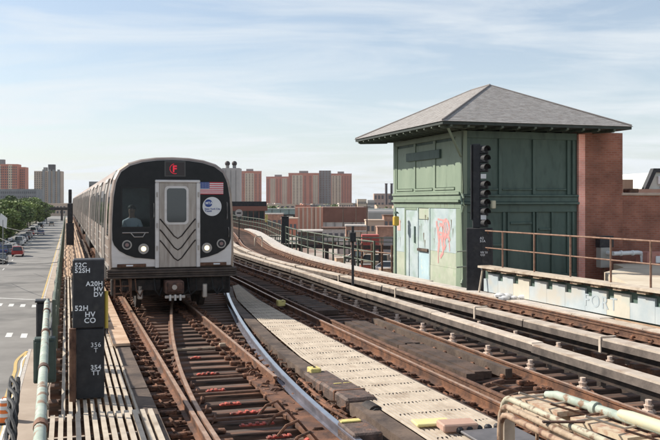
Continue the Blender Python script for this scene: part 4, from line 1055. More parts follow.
# brick end: paler salmon strip at its left edge, and face
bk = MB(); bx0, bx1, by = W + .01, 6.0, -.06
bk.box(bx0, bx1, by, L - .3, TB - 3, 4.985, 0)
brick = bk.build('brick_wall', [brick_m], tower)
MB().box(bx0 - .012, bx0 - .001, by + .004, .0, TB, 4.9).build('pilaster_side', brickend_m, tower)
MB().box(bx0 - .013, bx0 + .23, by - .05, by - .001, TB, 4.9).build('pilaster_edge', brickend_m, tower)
rs = MB(); rr = random.Random(21)
rsm = mat('rust_stain', (0.14, 0.09, 0.055), (0.2, 0.2, 0.13), .9, scale=9)
for k in range(34):
    y = rr.uniform(.3, 5.6); z1 = rr.choice((2.60, 3.03, 4.7)); l_ = rr.uniform(.06, .35); w_ = rr.uniform(.006, .02)
    x = -.052 if z1 == 2.60 else -.047
    if z1 != 2.60: continue
    rs.add([(x, y - w_, z1 - .02), (x, y + w_, z1 - .02), (x, y + w_ * .3, z1 - .02 - min(l_, .16))], [(0, 1, 2)])
for k in range(26):
    y = rr.uniform(.5, 5.4); l_ = rr.uniform(.1, .5); w_ = rr.uniform(.008, .03); z1 = rr.uniform(1.2, 2.3)
    if 2.4 < y < 2.55 or 3.44 < y < 4.8: continue
    rs.add([(-.0375, y - w_, z1), (-.0375, y + w_, z1), (-.0375, y + w_ * .2, z1 - l_)], [(0, 1, 2)])
tag(rs.build('rust_streak', rsm, tower), kind='stuff')
# roof
e0, e1x, e1y, ez = -1.26, 5.47, 6.87, 4.995
rx = (e0 + e1x) / 2; ry0 = rx; ry1 = e1y - (e1x - rx); az = 6.74
th = .09
A, B_, C_, D_ = (e0, e0), (e1x, e0), (e1x, e1y), (e0, e1y)
# four roof slopes, each subdivided into courses so the shingle edges have thickness
def slope(p0, p1, q1, q0, n=26):
    mb = MB(); p0, p1, q0, q1 = map(Vector, (p0, p1, q0, q1))
    up = Vector((0, 0, 1)); nn = (p1 - p0).cross(q0 - p0).normalized(); nn = nn if nn.z > 0 else -nn
    for i in range(n):
        t0, t1 = i / n, (i + 1) / n
        a, b = p0.lerp(q0, t0), p1.lerp(q1, t0); c, d = p1.lerp(q1, t1), p0.lerp(q0, t1)
        o = nn * .012
        mb.add([a + o, b + o, c + nn * .006, d + nn * .006, a, b, c, d], [(0, 1, 2, 3), (4, 7, 6, 5), (0, 4, 5, 1), (1, 5, 6, 2), (2, 6, 7, 3), (3, 7, 4, 0)])
    return mb
zt = ez + th
R1 = (rx, ry0, az); R2 = (rx, ry1, az)
roof = MB(); roof.add([(e0, e0, ez), (e1x, e0, ez), (e1x, e1y, ez), (e0, e1y, ez), (e0, e0, zt), (e1x, e0, zt), (e1x, e1y, zt), (e0, e1y, zt), (rx, ry0, az - .02), (rx, ry1, az - .02)],
    [(0, 3, 2, 1), (0, 1, 5, 4), (1, 2, 6, 5), (2, 3, 7, 6), (3, 0, 4, 7), (4, 5, 8), (5, 6, 9, 8), (6, 7, 9), (7, 4, 8, 9)])
rb = roof.build('roof', mat('eave_board', (0.03, 0.04, 0.035), (0.05, 0.06, 0.055), .8, scale=3), tower)
slope((e0 - .03, e0 - .03, zt), (e1x + .03, e0 - .03, zt), R1, R1).build('roof_slope', roof_m, rb)
slope((e1x + .03, e0 - .03, zt), (e1x + .03, e1y + .03, zt), R2, R1).build('roof_slope', roof_m, rb)
slope((e1x + .03, e1y + .03, zt), (e0 - .03, e1y + .03, zt), R2, R2).build('roof_slope', roof_m, rb)
slope((e0 - .03, e1y + .03, zt), (e0 - .03, e0 - .03, zt), R1, R2).build('roof_slope', roof_m, rb)
for (a, b) in (((e0, e0, zt + .02), R1), ((e1x, e0, zt + .02), R1), ((e1x, e1y, zt + .02), R2), ((e0, e1y, zt + .02), R2), (R1, R2)):
    MB().tube([Vector(a) + Vector((0, 0, .02)), Vector(b) + Vector((0, 0, .005))], .035, 6).build('ridge_cap', mat('ridge_capping', (0.2, 0.18, 0.17), None, .9), rb)
rme = MB().prism([(0, 0), (1.2, 0), (1.2, -.06), (.1, -.10), (0, -.06)], .08, 'y', -.04).mesh('rafter_tail', mat('rafter_paint', (0.05, 0.07, 0.055), (0.1, 0.12, 0.09), .8, scale=5))
for i in range(14):
    y = e0 + .3 + i * .58
    if y < e1y - .1: inst(rme, 'rafter_tail', (e0 + .02, y, ez - .002), (0, 0, 0), rb, False)
for i in range(12):
    x = e0 + .3 + i * .58
    if x < e1x - .1: inst(rme, 'rafter_tail', (x, e0 + .02, ez - .002), (0, 0, R(90)), rb, False)
for (p, q) in (((-.95, -.95, 4.93), (-.08, -.08, 4.1)),): MB().tube([p, q], .045, 6).build('eave_brace', green_m, tower)
MB().tube([(-.05, -.13, 4.9), (-.05, -.13, 2.9), (-.05, -.22, 2.75), (-.05, -.22, 2.5), (-.05, -.13, 2.3), (-.05, -.13, .15), (-.12, -.2, .02)], .035, 8).build('downpipe', green_m, tower, smooth=True)
# wall lamp on near face
wlp = MB().bbox(.93, 1.07, -.28, -.14, 2.42, 2.68, .02).build('wall_lamp', mat('cream_lamp', (0.62, 0.58, 0.42), None, .5), tower)
MB().tube([(1.0, -.14, 2.6), (1.0, .0, 2.65)], .02, 6).build('bracket', darksteel_m, wlp)
MB().tube([(-.3, -.2, .55), (.5, -.2, .6)], .025, 6).build('pipe_stub', creamg_m, tower); MB().tube([(-.3, -.22, 1.05), (.5, -.22, 1.1)], .02, 6).build('pipe_stub', creamg_m, tower)

# yellow call box post by the tower's left face
q = C0 + V * 4.6 - U * .45
yb = empty('call_box_post', (q.x, q.y, -.1), HEAD, 'thin green post with a yellow box in front of the tower door', 'post')
MB().tube([(0, 0, 0), (0, 0, 2.3)], .035, 8).build('post', darkgreen_m, yb, smooth=True)
MB().bbox(-.1, .1, -.1, .1, 1.85, 2.2, .03).build('yellow_box', mat('amber_box', (0.6, 0.4, 0.06), None, .5), yb); MB().tube([(0, 0, 2.3), (0, 0, 2.38)], .13, 10, r2=.05).build('lamp_cap', darkgreen_m, yb)

# concrete walkway by the tower, beyond the far track
cwk = empty('concrete_walkway', (3, 28, -.1), 0, 'pale concrete walkway beside the far track, leading past the tower', 'walkway')
d = pC.sY(19); 
def wr(d):
    y = pC.at(d)[0].y; return 0
while d < pC.sY(84):
    n = d + 2.4; p = pC.at(d)[0]; wd = 1.7 if p.y > 27 else 1.5
    sweep(MB(), pC, d + .01, n - .01, rect(1.12, wd, -.25, -.02), 1.2).build('slab', conc_m, cwk, True); d = n
# railing along its right side
fr2 = empty('green_railing', (0, 36, 0), 0, 'faded green railing along the pale walkway left of the tower', 'railing')
pm2 = MB().box(-.035, .035, -.035, .035, -.3, 1.05).mesh('post', gfence_m)
d0 = pC.sY(33.8); d1 = pC.sY(110)
for z, r_ in ((1.02, .03), (.6, .025), (.2, .025)):
    mb = MB(); mb.tube([(*pC.at(d0 + (d1 - d0) * i / 40, 2.15)[0], z) for i in range(41)], r_, 6); mb.build('rail', gfence_m, fr2, True, True)
d = d0
while d < d1: q, h = pC.at(d, 2.15); inst(pm2, 'post', (q.x, q.y, 0), (0, 0, h), fr2); d += 2.0

# ------------------------------------------------------------------ signal mast by tower
ms = empty('railway_signal', (4.55, 25.6, -.1), R(-14), 'tall black railway signal with stacked hooded lamps at the tower corner', 'railway signal')
MB().bbox(-.42, .34, -.2, .2, .0, 1.95, .02).build('base_case', matt_m, ms)
MB().bbox(.06, .30, -.235, -.203, .2, 1.8, .006).build('case_door', matt_m, ms)
MB().bbox(-.25, -.02, -.12, .12, 1.955, 4.48, .02).build('lamp_housing', matt_m, ms)
MB().bbox(-.30, -.255, -.16, .16, 2.2, 4.46, .01).build('backing_plate', matt_m, ms)
hood = MB()
n_ = 12
for i in range(n_):
    a0, a1 = R(-20 + 220 * i / n_), R(-20 + 220 * (i + 1) / n_)
    p = [(.11 * math.cos(a), y, .11 * math.sin(a)) for a in (a0, a1) for y in (0, -.26)]
    q_ = [(.10 * math.cos(a), y, .10 * math.sin(a)) for a in (a0, a1) for y in (0, -.26)]
    hood.add([p[0], p[1], p[3], p[2]], [(0, 1, 2, 3)]); hood.add([q_[0], q_[1], q_[3], q_[2]], [(0, 1, 2, 3)])
hme = hood.mesh('hood', matt_m)
lens_me = MB().tube([(0, 0, 0), (0, -.02, 0)], .085, 14).mesh('lens', mat('dark_lens', (0.03, 0.03, 0.035), None, .15))
unit = MB().bbox(-.04, .22, -.14, .12, -.125, .125, .02).mesh('lamp_unit', matt_m)
zl = [4.3, 4.03, 3.76, 3.25, 2.98, 2.71, 2.44, 2.1]
for z in zl:
    u = inst(unit, 'lamp_unit', (0, 0, z), (0, 0, 0), ms, False)
    inst(hme, 'hood', (.09, -.14, 0), (0, 0, R(28)), u, False); inst(lens_me, 'lens', (.09, -.14, 0), (0, 0, R(28)), u, False)
for z in (3.5, 2.27): MB().bbox(.0, .16, -.16, -.13, z - .07, z + .07, .006).build('number_plate', white_m, ms)
textmesh('lettering', 'A2\n51A', .1, text_m, ms, tm(-.02, -.245, 1.62), bold=.001, line=.9)
textmesh('lettering', 'HV 51\nCO', .085, text_m, ms, tm(-.0, -.245, 1.2), bold=.001, line=.9)
textmesh('lettering', '53H\nT', .085, text_m, ms, tm(-.0, -.245, .78), bold=.001, line=.9)
# thin black post between tracks
tpz = empty('marker_post', (.66, 24.6, -.17), 0, 'thin black post with a small box between the tracks', 'post')
MB().tube([(0, 0, 0), (0, 0, 2.1)], .038, 8).build('post', matt_m, tpz, smooth=True); MB().bbox(-.09, .09, -.09, .09, 1.65, 1.92, .015).build('box', matt_m, tpz)
MB().bbox(-.12, .12, -.12, .12, 0, .05, .01).build('foot', matt_m, tpz)
# distant signal by the curve
ds = empty('signal_cabinet', (-2.95, 56, -.1), 0, 'black signal cabinet standing by the curve of the far walkway', 'railway signal')
MB().bbox(-.24, .24, -.15, .15, .0, 1.72, .02).build('case', matt_m, ds); MB().bbox(-.27, .27, -.18, .18, 1.725, 1.78, .01).build('lid', matt_m, ds)
ys = empty('yellow_marker', (-5.6, 75, -.1), 0, 'small yellow marker sign beside the far tracks', 'sign')
MB().tube([(0, 0, 0), (0, 0, 1.2)], .03, 6).build('post', darksteel_m, ys); MB().bbox(-.12, .12, -.05, -.0, .95, 1.65, .01).build('plate', yellow_m, ys)

# ------------------------------------------------------------------ parapet with graffiti right of the far track, railing on it
pP = Path([(4.55, 25.1), (5.7, 21.9), (7.05, 18.2), (8.55, 14), (10, 10)][::-1])
par = empty('parapet_wall', (5.7, 21.9, -.05), 0, 'low parapet of pale blue and cream boards with faint graffiti, under a cream coping', 'wall')
tot = pP.len; npan = 20; rr = random.Random(9)
pmats = [mat('parapet_blue', (0.36, 0.42, 0.45), (0.46, 0.5, 0.51), .7, scale=2, coord='World', c3=(0.46, 0.44, 0.39), s3=1.5, t3=(.5, .7)),
         mat('parapet_cream', (0.5, 0.47, 0.39), (0.56, 0.53, 0.45), .7, scale=2, coord='World', c3=(0.35, 0.42, 0.4), s3=2, t3=(.55, .75))]
sweep(MB(), pP, 0, tot, rect(.05, .12, -.3, .68), 1).build('back_wall', darkgreen_m, par, True)
for i in range(npan):
    a = tot * i / npan; b = tot * (i + 1) / npan; mid = a + (b - a) * .68
    mm = pmats[1] if i % 5 in (2,) else pmats[0]
    sweep(MB(), pP, a + .004, mid, rect(-.012, .045, .0, .55), 1).build('panel', mm, par, True)
    sweep(MB(), pP, mid + .002, b - .0, rect(-.010, .045, .0, .37), 1).build('panel', mm, par, True)
    sweep(MB(), pP, a + .12, a + .40, rect(-.16, .045, .625, .69), 1).build('bracket', cpipe_m, par, True)
    sweep(MB(), pP, mid - .01, mid + .10, rect(-.14, .045, .63, .69), 1).build('bracket', timber_m, par, True)
for i in range(8):
    a = tot * i / 8; b = tot * (i + 1) / 8
    sweep(MB(), pP, a + .006, b - .006, rect(-.22, .2, .70, .76), 1).build('coping_plank', cream_m, par, True)
sweep(MB(), pP, 0, tot, rect(-.05, .0, -.22, -.04), 1).build('base_plank', tan_m, par, True)
# graffiti letters on parapet
pq, hh = pP.at(pP.sY(20.6), -.0165)
T = Matrix.Translation((pq.x, pq.y, .13)) @ Matrix.Rotation(hh - R(90) , 4, 'Z') @ Matrix.Rotation(R(90), 4, 'X')
gt = textmesh('graffiti_lettering', 'FORT', .42, mat('grey_spray', (0.3, 0.36, 0.4), (0.44, 0.49, 0.51), .8, scale=7), None, T, spacing=1.25); link(gt, par, True)
# pale strip between track and parapet
stp = empty('pale_boards', (5, 22, -.1), 0, 'pale boards lying between the far track and the graffiti parapet', 'boards')
d = pC.sY(8)
while d < pC.sY(25):
    sweep(MB(), pC, d + .01, d + 2.5, rect(1.0, 1.35, -.17, -.03), 1).build('board', board_m, stp, True); d += 2.52
pr = empty('pipe_railing', (5.7, 21.9, .76), 0, 'rusty pipe railing standing on the cream coping of the parapet', 'railing')
for z, r_ in ((1.78, .022), (1.28, .018)):
    mb = MB(); mb.tube([(*pP.at(tot * i / 12, .05)[0], z) for i in range(13)], r_, 8); mb.build('rail', rail_brown, pr, True, True)
for yy in (24.2, 22.7, 21.2, 19.75, 18.5, 17.1, 15.5, 13.9, 12.2):
    q, h = pP.at(pP.sY(yy), .05); MB().tube([(q.x, q.y, .765), (q.x, q.y, 1.8)], .026, 8).build('post', rail_brown, pr, True, True)
q, h = pP.at(tot - .1, .05); q2 = Vector((4.4, 27.0))
for z in (1.78, 1.28): MB().tube([(q.x, q.y, z), (q.x + .55, q.y + 2.0, z - .55)], .018, 6).build('end_rail', rail_brown, pr, True, True)
MB().tube([(4.35, 24.9, -.1), (4.5, 25.0, .72)], .03, 6).build('leg', cream_m, par, True)
# deck behind the parapet
fd_ = MB(); fd_.prism([(7.3, 20.0), (8.0, 24.8), (9.2, 26.6), (9.4, 28.2), (26, 33.5), (30, 25), (13, 5)], .3, 'z', .28)
flat = fd_.build('flat_roof', mat('cream_roofing', (0.5, 0.42, 0.32), (0.6, 0.53, 0.42), .9, scale=1, coord='World', c3=(0.42, 0.33, 0.25), s3=.6)); tag(flat, 'cream flat roof behind the rusty pipe railing', 'roof')
fdl = MB(); fdl.prism([(7.5, 20.2), (8.1, 24.7), (9.3, 26.5), (9.5, 28.1), (25.9, 33.3), (29.8, 25), (13.1, 5.4)], 6.8, 'z', GZ); 
tag(fdl.build('lower_building', brickmid_m), 'brick building below the cream flat roof at the right edge', 'building')

# brick building to the right of tower (lower wall with coping)
br2 = empty('brick_building', C0 + U * 8, HEAD, 'dark red brick building with pale coping, right of the tower', 'building')
MB().box(-2.06, 9, .0, 6, -6.5, 2.85).build('wall', brick_m, br2)
MB().bbox(-2.06, 9.1, -.06, 6.05, 2.853, 2.95, .02).build('coping', mat('coping_stone', (0.45, 0.33, 0.26), (0.52, 0.42, 0.34), .9, scale=3), br2)
MB().bbox(-1.3, -.9, .5, .9, 2.955, 3.1, .03).build('roof_vent', rust_m, br2)
# pipes & boxes on that wall
wp = empty('white_pipe', C0 + U * 6.0 - V * 1.0, HEAD, 'white pipe running above the cream roof and bending down', 'pipe')
def tl(x, y, z): return (x, y, z)
MB().tube([(-1.05, .0, .94), (-.1, .0, .96), (.02, 0, .94), (.07, 0, .86), (.07, 0, .5)], .07, 12).build('run', white_m, wp, smooth=True)
MB().tube([(-1.0, .05, .94), (-1.0, .9, .94)], .07, 12).build('wall_stub', white_m, wp, smooth=True)
for x in (-.75, -.3): MB().tube([(x - .03, 0, .95), (x + .03, 0, .95)], .09, 12).build('coupling', white_m, wp)
ebx = empty('meter_box', C0 + U * 4.75 - V * .62, HEAD, 'grey meter box with black box above it on the brick wall', 'electrical box')
MB().bbox(-.0, .42, .0, .27, .45, 1.12, .01).build('grey_box', mat('grey_box_paint', (0.36, 0.35, 0.32), None, .6), ebx); MB().bbox(-.03, .5, .0, .27, 1.125, 1.5, .01).build('black_box', matt_m, ebx); MB().box(.18, .24, .1, .16, 0, .449).build('post', rail_brown, ebx)
rbx = empty('red_vent', C0 + U * 6.25 - V * 1.3, HEAD, 'small faded red box standing on the cream roof at the right edge', 'box')
MB().bbox(-.2, .9, .0, .6, .585, .98, .02).build('box', mat('faded_red', (0.42, 0.17, 0.13), (0.5, 0.25, 0.2), .8, scale=4), rbx); MB().bbox(.1, .4, -.05, -.002, .62, .85, .02).build('vent', white_m, rbx)

# far right things beyond the coping
gh = empty('greenhouse', (31.2, 66, GZ), R(8), 'white glazed roof with black end frame behind the brick wall at the right edge', 'building')
MB().prism([(-9, 6), (20, 6), (20, 11.5), (-6.4, 11.5)], 8, 'y', 0).build('glazing', mat('whitewashed_glass', (0.55, 0.58, 0.52), (0.66, 0.68, 0.62), .5, scale=.6), gh)
MB().prism([(-9.3, 6), (-9.0, 6), (-6.4, 11.5), (20, 11.5), (20, 11.8), (-6.6, 11.8)], .5, 'y', -.25).build('frame', matt_m, gh)
MB().box(-17, -8.0, .3, 8, 6, 10.95).build('side_roof', mat('tan_cladding', (0.32, 0.22, 0.15), (0.38, 0.27, 0.19), .8, scale=.5, stretch=(6, 1, .1)), gh)
MB().box(-17, 20, -1.4, -.5, 5, 10.2).build('base_wall', mat('salmon_wall', (0.45, 0.24, 0.17), (0.5, 0.3, 0.22), .9, scale=.6), gh)
MB().prism([(-6.2, 10.6), (20, 10.6), (20, 11.2), (-6.2, 11.2)], .2, 'y', -.22).build('fascia', white_m, gh)
for i in range(12): MB().box(-6 + i * 2, -5.93 + i * 2, -.08, -.01, 6, 10.55).build('glazing_bar', white_m, gh)
MB().box(-9.5, 20, -.1, 8.2, 0, 5.99).build('wall', brickmid_m, gh)
tb2 = empty('warehouse', (34, 88, GZ), 0, 'plain tan brown warehouse behind the glazed roof at the right', 'building')
MB().box(-16, 30, 0, 12, 0, 11.6).build('wall', mat('tan_cladding', (0.32, 0.22, 0.15), (0.38, 0.27, 0.19), .8, scale=.5, stretch=(6, 1, .1)), tb2); MB().box(-16.2, 30.2, -.2, 12.2, 11.602, 11.75).build('roof_edge', matt_m, tb2)

# ------------------------------------------------------------------ foreground equipment
smx = empty('switch_machine', (.16, 12.1, -.19), HEAD + .02, 'brown switch machine with a pale yellow stripe beside the bluish rail', 'switch machine')
bm_ = mat('switch_brown', (0.055, 0.038, 0.031), (0.15, 0.10, 0.08), .7, .1, scale=7, bump=.5, coord='World', c3=(.2, .1, .06), s3=9, t3=(.56, .72))
MB().bbox(-.24, .20, -.9, .25, .03, .23, .03).build('gear_case', bm_, smx); MB().bbox(-.22, .18, .3, 1.15, .03, .2, .03).build('throw_case', bm_, smx)
MB().bbox(-.25, .21, -.42, -.37, .02, .237, .006).build('strap', fast_m, smx)
MB().tube([(0, -1.05, .12), (0, -1.35, .12)], .11, 14).build('motor', darksteel_m, smx, smooth=True); MB().tube([(0, -1.36, .12), (0, -1.39, .12)], .08, 14).build('motor_cap', rubber_m, smx)
MB().bbox(-.1, .02, .02, .06, .231, .236, .001).build('yellow_mark', yellow_m, smx); MB().bbox(.05, .17, .03, .06, .231, .236, .001).build('yellow_mark', yellow_m, smx)
for y in (-.85, .15):
    for x in (-.27, .21): MB().tube([(x, y, .0), (x, y, .12)], .03, 6).build('bolt', fast_m, smx)
for k in range(4):
    MB().tube([(-.3 - .05 * k, 1.1 - .5 * k, .1), (-.38 - .05 * k, .6 - .5 * k, .16), (-.33, .1 - .5 * k, .05)], .022, 6).build('rod', fast_m, smx, smooth=True)
cl = MB(); rr = random.Random(77)
for k in range(60):
    y = rr.uniform(-1.7, 2.6); x = rr.choice((-1, 1)) * rr.uniform(.22, .42) - .05; a = rr.uniform(0, 3.14); l_ = rr.uniform(.04, .14)
    if rr.random() < .5: cl.tube([(x - math.cos(a) * l_, y - math.sin(a) * l_, rr.uniform(.02, .06)), (x, y, rr.uniform(.06, .12)), (x + math.cos(a) * l_, y + math.sin(a) * l_, rr.uniform(.02, .06))], .016, 5)
    else: cl.bbox(x - .04, x + .04, y - .05, y + .05, 0, rr.uniform(.04, .1), .012)
tag(cl.build('rods_and_bolts', fast_m, smx), kind='stuff')
def yblock(x, y, z, w_, l_, h_, lab, rz=HEAD, name='yellow_marker_block'):
    o = empty(name, (x, y, z), rz, lab, 'marker')
    MB().bbox(-w_ / 2, w_ / 2, -l_ / 2, l_ / 2, 0, h_, .012).build('block', yellow_m, o)
    MB().tube([(0, 0, h_), (0, 0, h_ + .015)], .022, 8).build('bolt', darksteel_m, o)
yblock(-.245, 13.15, -.10, .17, .22, .17, 'yellow block on a dark timber beside the polished rail, nearest the switch machine')
yblock(-1.27, 22.0, -.06, .2, .22, .15, 'yellow block at the shaded right edge of the cream walkway')
jb = empty('junction_box', (-.01 + .28, 9.75, -.17), HEAD, 'brown junction box with yellow lid at the bottom centre', 'junction box')
MB().bbox(-.1, .25, -.3, .3, 0, .22, .02).build('box', bm_, jb); MB().bbox(-.09, .16, .18, .29, .222, .24, .004).build('yellow_lid', yellow_m, jb)
pd = empty('yellow_pad', (1.2, 10.0, .02), HEAD - .1, 'pale yellow pad and pink brown block lying on the walkway slats', 'pad')
MB().bbox(-.22, .22, -.13, .13, 0, .035, .01).build('pad', mat('pale_yellow', (0.68, 0.6, 0.25), (0.6, 0.52, 0.3), .8, scale=6), pd); MB().bbox(.0, .42, -.42, -.15, 0, .09, .015).build('block', mat('pink_brown', (0.4, 0.24, 0.18), (0.46, 0.3, 0.23), .8, scale=6), pd)
gp = empty('grey_plate', (1.85, 9.45, .02), HEAD, 'dark grey metal plate between the walkway and the tan conduits', 'metal plate')
MB().bbox(-.32, .36, -.5, .25, 0, .03, .008).build('plate', mat('dull_grey_plate', (0.12, 0.115, 0.12), (0.17, 0.16, 0.165), .6, .3, scale=5), gp)
for k in range(5): MB().bbox(-.35 + .12 * k, -.27 + .12 * k, .25, .33, -.01, .06, .02).build('lug', matt_m, gp)
# conduits at the bottom right
cd = empty('conduit_rack', (1.9, 8, 0), HEAD, 'three rusty tan conduits bending down at the bottom right corner', 'pipes')
def W_(px, py_, Y): return Vector(((px - 330) * Y / 850, Y, EYE - (py_ - 202) * Y / 850))
cY = 8.2
def conduit(px0, py0, px1, py1, pxb, r, Y0, Y1, m, zb=-.3):
    a = W_(px0, py0, Y0); b = W_(px1, py1, Y1); d = (b - a).normalized(); e = a - d * .0
    rad = .16; pts = [Vector((W_(pxb, py0, Y0).x, Y0 - .0, zb)), Vector((W_(pxb, py0, Y0).x, Y0, a.z - rad))]
    for i in range(1, 7):
        t = i / 6 * math.pi / 2; s_ = Vector((W_(pxb, py0, Y0).x, Y0, a.z - rad)); dd = Vector((d.x, d.y, 0)).normalized()
        pts.append(s_ + dd * rad * (1 - math.cos(t)) + Vector((0, 0, rad * math.sin(t))))
    dd = Vector((b.x - pts[-1].x, b.y - pts[-1].y, 0)); last = pts[-1]
    for i in range(1, 5): pts.append(Vector((last.x + dd.x * i / 4, last.y + dd.y * i / 4, last.z)))
    return MB().tube(pts, r, 12).build('conduit', m, cd, True, True)
# conduits run parallel to the tracks towards the camera, level
def cond2(x0, y0, z, r, m, length=5.5, zb=-.3, dirv=None):
    dv = dirv or Vector((.31, -1, 0)).normalized(); rad = .15
    pts = [Vector((x0, y0, zb)), Vector((x0, y0, z - rad))]
    for i in range(1, 8):
        t = i / 7 * math.pi / 2; pts.append(Vector((x0, y0, z - rad)) + dv * rad * (1 - math.cos(t)) + Vector((0, 0, rad * math.sin(t))))
    pts.append(pts[-1] + dv * length * .5); pts.append(pts[-1] + dv * length * .5)
    return MB().tube(pts, r, 12).build('conduit', m, cd, True, True)
cond2(1.72, 8.46, .70, .030, mat('dull_tan_green_conduit', (0.36, 0.34, 0.25), (0.46, 0.42, 0.32), .7, scale=4, coord='World', c3=(.18, .11, .07), s3=10, t3=(.52, .62))); cond2(1.63, 8.12, .70, .029, cpipe_m); cond2(1.56, 7.8, .70, .028, mat('rust_conduit', (0.3, 0.19, 0.12), (0.42, 0.31, 0.22), .7, scale=5, coord='World', c3=(.13, .06, .035), s3=10, t3=(.48, .6)))
for yy in (7.3, 6.2):
    x = 1.66 + .31 * (8.35 - yy) ; MB().box(x - .12, x + .1, yy - .02, yy + .02, -.1, .66).build('support', cpipe_m, cd, True)
    MB().box(x - .16, x + .2, yy - .02, yy + .02, .733, .748).build('clamp', rust_m, cd, True)
pst = MB().bbox(1.60, 1.71, 7.85, 7.95, -.3, .66, .01).build('cream_post', cream_m, cd, True)
# green pipe and cream channel behind
gpz = empty('green_pipe', (2.3, 8.8, .6), 0, 'thick pale green pipe with a flange at the bottom right', 'pipe')
p0 = Vector((2.29, 8.94, .60)); dv = Vector((.41, -1, 0)).normalized()
pts = [p0 + Vector((-.03, .08, -.28)), p0 + Vector((-.02, .05, -.1)), p0, p0 + dv * .15 + Vector((0, 0, .03)), p0 + dv * .4 + Vector((0, 0, .03)), p0 + dv * 5 + Vector((0, 0, .03))]
MB().tube(pts, .044, 14).build('pipe', gpipe_m, gpz, True, True)
c_ = p0 + dv * .75 + Vector((0, 0, .03)); MB().tube([c_ - dv * .04, c_ + dv * .03], .065, 14).build('flange', gpipe_m, gpz, True, True)
c_ = p0 + dv * 1.45 + Vector((0, 0, .055)); MB().tube([c_ - dv * .35, c_ - dv * .2, c_ + dv * .3, c_ + dv * .42], [.044, .058, .058, .044], 14).build('sleeve', mat('cream_sleeve', (0.6, 0.55, 0.36), (0.45, 0.47, 0.36), .7, scale=5, coord='World'), gpz, True, True)
chn = empty('cable_tray', (2.2, 8, .3), 0, 'rusty cream cable tray between the conduits and the green pipe', 'cable tray')
for k in range(5):
    a = Vector((1.93, 9.05, .50)) + dv * (.92 * k + (.06 if k % 2 else 0)); mb = MB(); nrm = Vector((dv.y, -dv.x, 0)) * -1
    q4 = [a, a + dv * .78, a + dv * .78 + nrm * .27, a + nrm * .27]
    mb.prism([(p.x, p.y) for p in q4], .05, 'z', .52 - .002 * k); mb.build('lid', mat('rusty_cream', (0.52, 0.43, 0.31), (0.36, 0.2, 0.13), .8, scale=7, coord='World', mix=(.45, .6)), chn, True)
    c1 = a + dv * .3; MB().tube([(c1.x - .14, c1.y, .60), (c1.x + nrm.x * .34, c1.y + nrm.y * .34 + .1, .60)], .014, 6).build('tie_rod', cream_m, chn, True)
for k in range(9):
    c1 = Vector((1.93, 9.0, 0)) + dv * (.1 + .5 * k); nrm = Vector((-dv.y, dv.x, 0))
    MB().tube([(c1.x - .1, c1.y, .5), (c1.x - .1, c1.y, -.17)], .018, 6).build('leg', cpipe_m, chn, True)
    MB().tube([(c1.x - .28, c1.y, .735), (c1.x + .1, c1.y + .1, .60), (c1.x + nrm.x * .42, c1.y + nrm.y * .42 + .1, .60)], .012, 6).build('tie_rod', cream_m if k % 2 else rust_m, chn, True)
for q_ in (0.02, .25):
    a = Vector((1.93 + q_, 9.0, .46)); MB().tube([a, a + dv * 4.5], .03, 8).build('side_pipe', cpipe_m, chn, True, True)
# scattered box between the third rails
for k, (x, y, lab) in enumerate(((4.05 - .31 * 6, 24.6, 'small white stone on the ties beside the marker post'), (3.6, 19.3, 'small white bottle lying between the third rails'))):
    o = MB().sphere((0, 0, .04), .07, 8, 5, sc=(1.6, 1, .7)); oo = o.build('litter', white_m); oo.location = (x, y, -.12); tag(oo, lab, 'litter')
# dark relay cases lining the curve left of concrete walkway
hp = empty('hoop_barrier', (-4.6, 52, -.1), 0, 'pale hooped barrier beside the distant curve of the track', 'barrier')
MB().tube([(0, 0, 0), (0, 0, .5), (.1, 0, .62), (.35, 0, .62), (.45, 0, .5), (.45, 0, 0)], .04, 8).build('hoop', cream_m, hp, smooth=True)
# white rags by parapet
rg_ = MB(); rr = random.Random(4)
for i in range(9): rg_.sphere((rr.uniform(-.35, .5), rr.uniform(-.1, .1), rr.uniform(.03, .12)), rr.uniform(.07, .13), 7, 5, sc=(1.4, 1, .7))
oo = rg_.build('plastic_sheet', white_m, smooth=True); oo.location = (5.0, 23.2, -.08); tag(oo, 'crumpled white plastic sheet at the foot of the graffiti parapet', 'litter')

# ------------------------------------------------------------------ background: middle distance
def PX(px, Y): return (px - 330) * Y / 850
def PZ(py_, Y): return EYE - (py_ - 202) * Y / 850
def simple_building(name, px0, px1, ytop, Y, depth, m, label, base=GZ, group=None, cat='building', rz=0):
    x0, x1 = PX(px0, Y), PX(px1, Y); z1 = PZ(ytop, Y)
    e = empty(name, ((x0 + x1) / 2, Y, base), rz, label, cat, group); wd = (x1 - x0) / 2
    MB().box(-wd, wd, 0, depth, 0, z1 - base).build('wall', m, e)
    return e, wd, z1 - base
def winrows(e, x0, x1, z0, z1, nx, nz, m, name='window', y=-.12, ww=.55, wh=.5):
    mb = MB()
    for i in range(nx):
        for j in range(nz):
            cx = x0 + (x1 - x0) * (i + .5) / nx; cz = z0 + (z1 - z0) * (j + .5) / nz; dx = (x1 - x0) / nx * ww / 2; dz = (z1 - z0) / nz * wh / 2
            mb.box(cx - dx, cx + dx, y, .05, cz - dz, cz + dz)
    return tag(mb.build(name, m, e), kind='stuff')
pinkb = mat('pink_red_brick', (0.52, 0.2, 0.135), (0.58, 0.24, 0.165), .9, scale=.1)
tanb = mat('tan_facade', (0.62, 0.49, 0.36), (0.68, 0.55, 0.42), .9, scale=.1)
greyb = mat('grey_facade', (0.24, 0.235, 0.225), (0.3, 0.29, 0.28), .9, scale=.1)
beige = mat('beige_facade', (0.52, 0.39, 0.29), (0.58, 0.45, 0.35), .9, scale=.1)
wind = mat('far_window', (0.1, 0.1, 0.11), None, .4)
winb = mat('far_window_brown', (0.2, 0.11, 0.09), None, .5)
